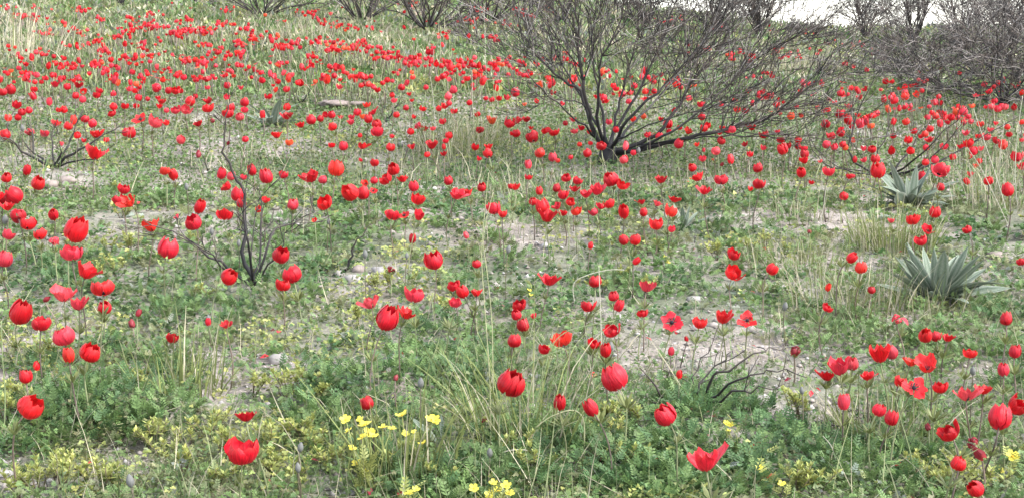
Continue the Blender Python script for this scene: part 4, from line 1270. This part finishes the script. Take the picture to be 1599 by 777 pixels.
def stalk(pts_px, label, r=.0020, dy=None, col=None, head=False):
    """a long thin stalk; its foot is the first pixel, on the ground"""
    base = hit1(*pts_px[0][:2])
    P = [base - Vector((0, 0, .008))] + [at_depth(p[0], p[1], base.y + (p[2] if len(p) > 2 else 0)) for p in pts_px[1:]]
    out = []
    n = len(P)
    for i in range(n - 1):
        p0, p1, p2, p3 = P[max(i - 1, 0)], P[i], P[i + 1], P[min(i + 2, n - 1)]
        for j in range(5):
            t = j / 5
            out.append(.5 * ((2 * p1) + (p2 - p0) * t + (2 * p0 - 5 * p1 + 4 * p2 - p3) * t * t + (3 * p1 - p0 - 3 * p2 + p3) * t ** 3))
    out.append(P[-1])
    b = Batch()
    r = r * .78
    c = col if col is not None else np.array((.36, .36, .20)) * random.uniform(.8, 1.15)
    tube_into(b, out, [r * (1 - .5 * i / len(out)) for i in range(len(out))], c, 4)
    V = np.concatenate(b.v) - np.array(tuple(base))
    o = mobj('dry_stalk', mesh_np('dry_stalk', V, np.concatenate(b.f), M_STEM, np.concatenate(b.c), smooth=True)); o.location = base
    tag(o, label, 'stalk', 'pale dry stalks')
    return o

PALEST = np.array((.40, .375, .29)); GRN = np.array((.20, .24, .11))
stalk([(766, 705), (765, 600), (757, 480), (752, 400), (757, 330), (763, 270)], 'tall pale stalk at centre, left one of the upright pair', .0022)
stalk([(772, 700), (770, 600), (768, 500), (760, 420), (755, 370), (770, 300)], 'tall pale stalk at centre, right one of the upright pair', .0018)
stalk([(790, 690), (775, 640), (800, 600), (840, 560), (900, 540)], 'long slanting green stalk crossing in front of the big pink-red bloom', .0020, col=GRN)
stalk([(820, 700), (835, 640), (850, 580), (862, 540), (890, 515), (960, 500)], 'green stalk bending right over the weeds below centre', .0022, col=GRN)
stalk([(910, 720), (912, 660), (895, 640), (860, 650), (835, 668)], 'pale stalk arching over like a hook among lower centre weeds', .0026)
stalk([(865, 738), (850, 715), (820, 702), (790, 704), (770, 715)], 'curled pale stalk at the bottom edge left of centre', .0024, col=PALEST)
stalk([(940, 560), (938, 500), (936, 440), (935, 415)], 'upright pale stem under the bent straw at centre', .0028, col=PALEST)
stalk([(900, 480), (895, 445), (915, 430), (950, 421), (975, 421)], 'bent straw lying level across the centre flowers', .0026, col=PALEST)
stalk([(1500, 690), (1470, 640), (1500, 590), (1525, 560)], 'long green stalk leaning right through the lower right blooms', .0022, col=GRN)
stalk([(1575, 340), (1560, 290), (1540, 230), (1520, 170)], 'pale dry stalk leaning left at the right edge', .0030, col=PALEST)
stalk([(1580, 360), (1550, 300), (1530, 260), (1510, 230)], 'pale dry stalk leaning steeply left, lowest at the right edge', .0026, col=PALEST)
stalk([(1590, 330), (1585, 270), (1590, 200), (1597, 150)], 'upright pale dry stalk nearest the right edge', .0028, col=PALEST)
stalk([(1560, 300), (1562, 240), (1568, 190)], 'short upright pale stalk at the right edge', .0028, col=PALEST)
stalk([(760, 130), (758, 90), (757, 40), (756, 10)], 'thin pale stalk standing up toward the far shrubs', .0060, col=PALEST)
stalk([(680, 205), (677, 160), (672, 120)], 'thin pale stalk in the upper middle flower field', .0040, col=PALEST)
stalk([(740, 200), (738, 160), (737, 110)], 'thin pale stalk left of the orange-lit bloom', .0040, col=PALEST)
stalk([(1170, 262), (1180, 225), (1188, 190), (1200, 160)], 'pale stalk leaning right under the largest shrub', .0036, col=PALEST)
stalk([(1275, 370), (1285, 330), (1290, 290)], 'pale stalk with a slight lean above the loose tuft', .0026, col=PALEST)
stalk([(5, 690), (8, 620), (4, 560), (2, 500)], 'green stalk upright along the left edge', .0024, col=GRN)
stalk([(4, 70), (14, 25), (20, -20)], 'tall straw stalk nearest the top left corner', .0075, col=PALEST)
stalk([(26, 60), (34, 20), (42, -20)], 'tall straw stalk leaning right in the top left corner', .0075, col=PALEST)
stalk([(1310, 735), (1300, 700), (1285, 680)], 'short pale stalk leaning left at the bottom right', .0022, col=PALEST)
stalk([(1435, 760), (1420, 700), (1405, 650), (1398, 620)], 'pale curved stalk in front of the lower right blooms', .0020, col=GRN)
stalk([(845, 150), (850, 128), (800, 124), (750, 126)], 'long bleached straw lying level left of the largest shrub', .0042, col=PALEST)

# ------------------------------------------------------------------ yellow flowers
def yellow_head_mesh(seed):
    rs = random.Random(seed); q = []
    V = []; F = []
    for k in range(5):
        a = k * 1.2566 + rs.uniform(-.15, .15)
        c, s = math.cos(a), math.sin(a)
        def P(r, w, z): return (r * c - w * s, r * s + w * c, z)
        b = len(V)
        cup = rs.uniform(.1, .35)
        V += [P(.05, 0, 0), P(.28, -.24, cup * .4), P(.30, 0, cup * .25), P(.28, .24, cup * .4), P(.52, -.17, cup), P(.56, 0, cup * .9), P(.52, .17, cup)]
        F += [(b, b + 1, b + 2), (b, b + 2, b + 3), (b + 1, b + 4, b + 2), (b + 4, b + 5, b + 2), (b + 2, b + 5, b + 6), (b + 2, b + 6, b + 3)]
    return mesh_np('petals', np.array(V), np.array(F), M_YEL, smooth=True)
YH = [yellow_head_mesh(k) for k in range(4)]
def yellow_centre():
    V = [(0, 0, .16)]; F = []
    for j in range(7):
        a = j * 2 * math.pi / 7; V.append((.13 * math.cos(a), .13 * math.sin(a), .05))
    for j in range(7): F.append((0, 1 + j, 1 + (j + 1) % 7))
    return mesh_np('centre', np.array(V), np.array(F), M_YELC, smooth=True)
YC = yellow_centre()

def yellow_plant(px, py, heads, label, leaves=10):
    base = hit1(px, py)
    root = empty('yellow_wildflower', base)
    tag(root, label, 'flower', 'yellow wildflowers')
    for hx, hy, w in heads:
        p = at_depth(hx, hy, base.y + random.uniform(-.03, .03))
        p.z = max(p.z, gz(p.x, p.y) + .02)
        s = w * p.y / F_PX * 1.12
        ax = Vector((random.gauss(0, .35), -abs(random.gauss(.3, .35)), 1)).normalized()
        q = ax.to_track_quat('Z', 'Y') @ Quaternion((0, 0, 1), random.uniform(0, 6))
        o = mobj('flower_head', random.choice(YH), root)
        o.matrix_local = Matrix.Translation(p - base) @ q.to_matrix().to_4x4() @ Matrix.Scale(s, 4)
        mobj('centre', YC, o)
        b = Batch()
        b0 = base + Vector((random.gauss(0, .012), random.gauss(0, .012), -.004))
        tube_into(b, [b0, b0.lerp(p, .5) + Vector((random.gauss(0, .008), 0, .01)), p], [.0014, .0012, .0009], np.array((.20, .22, .07)), 4)
        simple_part(root, b, 'stem', M_STEM)
    b = Batch()
    n = leaves
    pos = np.tile(np.array([[0, 0, .01]]), (n, 1)) + rng.uniform(0, 1, (n, 3)) * np.array([[.02, .02, .06]]) - np.array([[.01, .01, 0]])
    V, F, kk = place(P_FEATH, pos, rng.uniform(0, 6.28, n), rng.normal(.5, .3, n), rng.normal(0, .3, n), rng.uniform(.022, .04, n))
    b.add(V, F, np.repeat(YG * rng.uniform(.6, 1.1, (n, 1)), kk, 0))
    o = mobj('foliage', b.build('foliage', M_LEAF), root)
    return root

yellow_plant(572, 775, [(540, 655, 15), (562, 655, 11), (570, 663, 19), (545, 672, 12), (577, 676, 17), (566, 683, 14), (583, 680, 13), (598, 667, 13), (550, 700, 12), (558, 723, 15), (570, 738, 12), (612, 669, 12)],
             'largest bunch of yellow wildflowers, in the foreground left of centre', 26)
yellow_plant(655, 745, [(628, 648, 17), (633, 677, 11), (646, 674, 10), (675, 655, 19), (660, 692, 12), (680, 656, 12)], 'loose yellow wildflowers under the grey bud, right of the largest bunch', 14)
yellow_plant(775, 830, [(740, 762, 13), (770, 754, 12), (778, 766, 15), (790, 758, 15), (796, 770, 13), (765, 772, 14)], 'yellow wildflowers cut by the bottom edge at centre', 14)
yellow_plant(640, 822, [(640, 770, 17), (650, 764, 11)], 'yellow wildflower at the bottom edge below the largest bunch', 8)
yellow_plant(1142, 710, [(1134, 660, 9), (1141, 663, 9), (1137, 672, 8)], 'small yellow wildflower beside the near twig bush', 8)
yellow_plant(1222, 790, [(1221, 755, 11)], 'single yellow bloom low at the bottom, right of centre', 6)
yellow_plant(1188, 765, [(1186, 730, 10)], 'single yellow bloom right of the ragged bottom anemone', 6)
yellow_plant(1582, 760, [(1581, 712, 18), (1563, 735, 9)], 'yellow wildflower in the bottom right corner', 8)
yellow_plant(1040, 420, [(1037, 402, 8), (1043, 410, 8)], 'tiny yellow wildflower on the bare ground at mid right', 6)
yellow_plant(828, 475, [(826, 453, 7), (830, 460, 7)], 'tiny yellow wildflower below left of the bent straw', 5)
LAND.append(('the largest bunch of yellow wildflowers', 575, 690))
LAND.append(('the yellow wildflowers at the bottom edge', 770, 765))

# ------------------------------------------------------------------ grey seed heads
def bud_mesh():
    V = []; F = []; nr, ns = 6, 8
    for i in range(nr):
        t = i / (nr - 1); r = .42 * math.sin(math.pi * (.06 + .9 * t)) ** .7 * (1.05 - .3 * t)
        for j in range(ns):
            a = 2 * math.pi * j / ns; rr = r * (1 + (.06 if (i + j) % 2 else -.04))
            V.append((rr * math.cos(a), rr * math.sin(a), t * 1.3))
    for i in range(nr - 1):
        for j in range(ns):
            j2 = (j + 1) % ns; q = i * ns
            F.append((q + j, q + j2, q + ns + j2, q + ns + j))
    return mesh_np('seed_head', V, F, M_BUD, smooth=True)
ME_BUD = bud_mesh()
BUDS = [(657, 605, 13, 690, 'grey seed head on a tall stem above the yellow wildflowers'), (468, 705, 13, 790, 'grey seed head left of the yellow bunch, upper of two'),
        (466, 737, 13, 800, 'grey seed head left of the yellow bunch, lower of two'), (765, 713, 13, 770, 'dark seed head between the two yellow clumps'),
        (205, 760, 17, 815, 'grey seed head near the bottom left edge'), (955, 547, 11, 640, 'dark seed head just above the big cup bloom'),
        (570, 403, 11, 500, 'pale grey seed head above the stones'), (635, 404, 8, 470, 'small grey seed head left of the round bloom'), (793, 395, 10, 480, 'grey seed head right of the tall pale stalks'),
        (325, 502, 9, 550, 'grey seed head beside the tiny red bud at left'), (373, 385, 9, 440, 'grey seed head in the charred bush with the tall stick'),
        (331, 367, 9, 410, 'grey seed head left of that charred bush'), (1253, 615, 10, 690, 'withered seed head right of the near twig bush'), (1225, 484, 11, 545, 'grey seed head on bare ground at right of centre'),
        (513, 350, 8, 400, 'small dark seed head right of the charred bush'), (1519, 585, 12, 680, 'black seed head atop the pink-red lower right bloom'), (8, 350, 12, 420, 'pale seed head at the left edge'),
        (292, 297, 9, 350, 'white fluffy seed head left of centre'), (997, 240, 8, 285, 'white seed head right of the largest trunk'), (35, 205, 8, 250, 'pale seed head in the low left bush')]
for px, py, w, fy, lab in BUDS:
    base = hit1(px + random.uniform(-6, 6), fy)
    p = at_depth(px, py, base.y)
    root = empty('seed_head', base); tag(root, lab, 'seed head', 'grey seed heads')
    s = w * base.y / F_PX
    ax = Vector((random.gauss(0, .12), random.gauss(0, .12), 1)).normalized()
    o = mobj('head', ME_BUD, root)
    o.matrix_local = Matrix.Translation(p - base) @ ax.to_track_quat('Z', 'Y').to_matrix().to_4x4() @ Matrix.Scale(s, 4)
    b = Batch()
    pts = stem_points(base - Vector((0, 0, .006)), p, ax)
    tube_into(b, pts, [max(.0015, .00035 * base.y)] * 7, np.array((.11, .095, .06)), 4)
    simple_part(root, b, 'stem', M_STEM)

# ------------------------------------------------------------------ stones
def stone(px, py, sx, sy, sz, col, label, seed, name='stone', group='pale stones'):
    base = hit1(px, py)
    rs = np.random.default_rng(seed)
    nr, ns = 7, 11; V = []; F = []
    for i in range(nr):
        t = i / (nr - 1) * math.pi
        for j in range(ns):
            a = 2 * math.pi * j / ns
            v = np.array((math.sin(t) * math.cos(a), math.sin(t) * math.sin(a), -math.cos(t)))
            v = np.sign(v) * np.abs(v) ** .8
            k = 1 + .22 * float(vnoise(v[0] * 1.7 + seed, v[1] * 1.7 + v[2] * 2.1, seed)) + .13 * rs.normal() * math.sin(t)
            V.append(v * k * np.array((sx, sy, sz)) / 2)
    for i in range(nr - 1):
        for j in range(ns):
            j2 = (j + 1) % ns; q = i * ns
            F.append((q + j, q + j2, q + ns + j2, q + ns + j))
    o = mobj(name, mesh_np(name, np.array(V), np.array(F), M_STONE)); o.location = base + Vector((0, 0, sz * .22)); o.color = (*col, 1)
    o.rotation_euler = (0, 0, float(rs.uniform(-.4, .4)))
    tag(o, label, 'stone', group)
    return o
ST = (.32, .295, .275); PK = (.24, .195, .17)
stone(550, 440, .055, .05, .035, ST, 'pale stone in the central pile, nearest and lowest', 1)
stone(592, 428, .05, .045, .035, ST, 'pale stone at the right end of the central pile', 2)
stone(560, 424, .045, .04, .03, PK, 'pinkish stone behind the central pile', 3)
stone(530, 430, .035, .04, .025, ST, 'small stone at the left end of the central pile', 4)
stone(572, 434, .03, .03, .02, ST, 'smallest stone in the middle of the central pile', 5)
stone(527, 165, .26, .24, .05, PK, 'left slab of the cracked flat pinkish rock', 6, group='cracked rock slabs')
stone(557, 166, .20, .20, .045, PK, 'right slab of the cracked flat pinkish rock', 7, group='cracked rock slabs')
stone(103, 286, .10, .08, .05, PK, 'reddish clod on top of the bare mound', 8)
stone(80, 292, .08, .07, .04, PK, 'reddish clod on the left of the bare mound', 9)
stone(125, 295, .07, .06, .035, PK, 'reddish clod on the right of the bare mound', 10)
stone(455, 352, .07, .06, .025, ST, 'flat pale stone on the bare patch right of the tall stick bush', 11)
stone(430, 345, .06, .05, .025, ST, 'flat pale stone left of its neighbour on the bare patch', 12)
stone(1085, 470, .05, .04, .02, ST, 'small flat stone on the bare ground right of centre', 13)
stone(620, 562, .05, .04, .02, ST, 'flat pale stone below the big central cup bloom', 14)
stone(435, 565, .05, .03, .03, ST, 'grey stone on the bare patch at lower left', 15)
stone(8, 745, .03, .03, .02, ST, 'white stone in the bottom left corner', 16)
stone(185, 745, .04, .03, .02, ST, 'small white stone near the bottom left seed head', 17)
stone(1185, 630, .04, .04, .03, ST, 'pale stone right of the near twig bush', 18)
stone(1555, 402, .06, .05, .03, PK, 'pinkish clod on the bare patch right of the large rosette', 19)
stone(700, 298, .07, .05, .03, ST, 'pale stone on the bare ground under the centre-left blooms', 20)
LAND.append(('the pile of pale stones', 560, 432))
LAND.append(('the cracked flat rock', 541, 158))
LAND.append(('the bare reddish mound', 100, 285))

# ------------------------------------------------------------------ yellow-green leafy weeds in the foreground
def weed(px, py, hgt, n, label, dense=1.0):
    base = hit1(px, py)
    root = empty('leafy_weed', base); tag(root, label, 'weed', 'yellow-green leafy weeds')
    for k in range(n):
        a = random.uniform(0, 6.28); r = random.uniform(.0, .03)
        tip = Vector((r * math.cos(a) * 1.8, r * math.sin(a) * 1.8, hgt * random.uniform(.65, 1.1)))
        b = Batch()
        tube_into(b, [Vector((r * math.cos(a) * .4, r * math.sin(a) * .4, -.005)), tip * .5, tip], [.0015, .0013, .001], np.array((.13, .10, .06)), 4)
        st = mobj('stem', mesh_np('stem', np.concatenate(b.v), np.concatenate(b.f), M_STEM, np.concatenate(b.c)), root)
        m = int(26 * dense); b = Batch()
        u = rng.random(m)
        pos = np.array(tuple(tip))[None] * (.55 + .47 * u[:, None])
        yaw = np.arange(m) * 2.4
        V, F, kk = place(P_OVAL, pos, yaw, .15 + .8 * u + rng.normal(0, .15, m), rng.normal(0, .2, m), (.0155 - .005 * u) * rng.uniform(.8, 1.3, m))
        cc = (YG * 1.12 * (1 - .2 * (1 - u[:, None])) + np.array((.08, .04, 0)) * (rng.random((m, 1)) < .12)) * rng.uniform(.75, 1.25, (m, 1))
        b.add(V, F, np.repeat(cc, kk, 0))
        mobj('leaves', b.build('leaves', M_LEAF), root)
    return root

WEEDS = [(325, 690), (350, 715), (300, 705), (385, 735), (420, 705), (445, 690), (480, 690), (500, 710), (430, 745), (470, 760), (520, 735), (340, 760), (260, 725), (240, 700), (290, 745),
         (60, 770), (100, 765), (30, 780), (140, 760), (170, 775), (85, 745), (15, 660), (30, 640), (450, 620), (470, 605), (505, 625), (600, 745), (620, 720), (700, 760),
         (1490, 765), (1510, 750), (1465, 770), (1540, 765), (1430, 745), (1240, 780), (1270, 775), (960, 690), (945, 665), (990, 670), (980, 740), (1240, 650), (1255, 660), (110, 615), (230, 600), (215, 615),
         (90, 560), (180, 430), (170, 395), (205, 395), (150, 440), (190, 340), (180, 300), (20, 560), (590, 455), (610, 455), (640, 450), (450, 480), (310, 470), (300, 385), (1165, 395), (1195, 385), (1225, 400), (1120, 405),
         (1010, 465), (965, 440), (940, 455), (700, 490), (560, 510), (395, 620), (800, 720), (830, 745)]

# ------------------------------------------------------------------ labels that tell look-alikes apart
ORD = ['nearest', 'second nearest', 'third nearest', 'fourth nearest', 'fifth nearest', 'sixth nearest', 'seventh nearest', 'eighth nearest', 'ninth nearest', 'tenth nearest', 'eleventh nearest', 'twelfth nearest',
       'thirteenth nearest', 'fourteenth nearest', 'fifteenth nearest', 'sixteenth nearest', 'seventeenth nearest', 'eighteenth nearest']
SECT = ['right', 'upper right', 'above', 'upper left', 'left', 'lower left', 'below', 'lower right']
def sector(dx, dy):
    return int(round(math.atan2(-dy, dx) / (math.pi / 4))) % 8
SIDE = {'right': 'right of {}', 'left': 'left of {}', 'above': 'above {}', 'below': 'below {}', 'upper right': 'up and right of {}', 'upper left': 'up and left of {}', 'lower left': 'down and left of {}', 'lower right': 'down and right of {}'}

SPECIAL = {(378, 702): 'big ragged red anemone, lowest at left, facing the viewer beside yellow-green weeds', (50, 632): 'big red anemone hanging its head at the far left edge, lower left',
           (959, 589): 'big upright tulip-shaped red anemone cup just below centre', (799, 596): 'big pinkish red anemone cup touching the tall pale stalks',
           (1101, 722): 'big ragged red anemone at the bottom edge right of centre', (1038, 647): 'red anemone leaning left below the curved black stick',
           (384, 650): 'round red anemone just above the big ragged one at lower left', (219, 186): 'wide open red anemone showing its dark centre, upper left field',
           (148, 241): 'ragged bright red anemone on the low charred bush at left', (1049, 502): 'wide open red anemone with dark centre on bare ground at right',
           (1167, 499): 'flat open red anemone seen edge-on right of the bare ground', (573, 628): 'small red anemone behind the largest bunch of yellow wildflowers',
           (1523, 762): 'pinkish red anemone nodding at the bottom right edge', (677, 406): 'round red anemone standing alone left of the tall pale stalks',
           (263, 387): 'round red anemone at left of the charred stick bush, alone', (119, 360): 'big tilted red anemone cup in the left flower clump',
           (768, 190): 'orange-lit red anemone above the yellowish grass tuft', (605, 498): 'largest red anemone of the trio below the pale stones'}
MARKS = LAND + [('the wide open dark-centred anemone', 219, 186), ('the big tulip-shaped cup', 959, 589), ('the big pinkish cup by the stalks', 799, 596), ('the ragged bloom on the left bush', 148, 241),
                ('the largest trio bloom', 605, 498), ('the bottom ragged bloom', 1101, 722), ('the orange-lit bloom', 768, 190), ('the dark-centred bloom on bare ground', 1049, 502),
                ('the big nodding left bloom', 50, 632), ('the lone round bloom', 677, 406)]
ALLP = [(d['px'], d['py']) for d in flower_info] + [(a, b) for a, b in far_px]
AP = np.array(ALLP); CACHE = {}
KINDW = {'bud': 'narrow', 'cup': 'cupped', 'wide': 'rounded', 'half': 'half-open', 'open': 'open', 'wilt': 'withered'}
def clip16(t):
    w = t.split()
    if len(w) > 16: t = t.replace('pinkish red', 'red').replace('up and right of', 'upper right of').replace('up and left of', 'upper left of').replace('down and right of', 'lower right of').replace('down and left of', 'lower left of')
    return t
for d in flower_info:
    key = (int(d['px']), int(d['py']))
    if key in SPECIAL:
        tag(d['root'], SPECIAL[key], 'flower', 'red anemones'); continue
    best = None
    for ph, lx, ly in MARKS:
        dx, dy = d['px'] - lx, d['py'] - ly
        if dx * dx + dy * dy < 9: continue
        s = sector(dx, dy); dist = math.hypot(dx, dy)
        if ph not in CACHE:
            ex, ey = AP[:, 0] - lx, AP[:, 1] - ly
            CACHE[ph] = (ex * ex + ey * ey, np.round(np.arctan2(-ey, ex) / (math.pi / 4)).astype(int) % 8)
        d2, sec = CACHE[ph]
        rank = int(((d2 < dist * dist - 1e-6) & (d2 >= 9) & (sec == s)).sum())
        score = rank + dist / 60
        if best is None or score < best[0]: best = (score, rank, s, ph)
    _, rank, s, ph = best
    tone = 'pinkish ' if 'p' in d['fl'] else ''
    lab = clip16(f"{KINDW[d['kind']]} {tone}red anemone, {ORD[min(rank, 17)]} {SIDE[SECT[s]].format(ph)}")
    tag(d['root'], lab, 'flower', 'red anemones')

used = set()
for i, (px, py) in enumerate(WEEDS):
    best = None
    for ph, lx, ly in MARKS:
        dx, dy = px - lx, py - ly; s = sector(dx, dy); dist = math.hypot(dx, dy)
        rank = sum(1 for (a, b) in WEEDS if math.hypot(a - lx, b - ly) < dist - 1e-6 and sector(a - lx, b - ly) == s)
        if best is None or rank + dist / 60 < best[0]: best = (rank + dist / 60, rank, s, ph)
    _, rank, s, ph = best
    weed(px, py, random.uniform(.035, .065), random.choice((4, 5, 6, 7)), f"yellow-green leafy weed, {ORD[min(rank, 17)]} {SIDE[SECT[s]].format(ph)}")
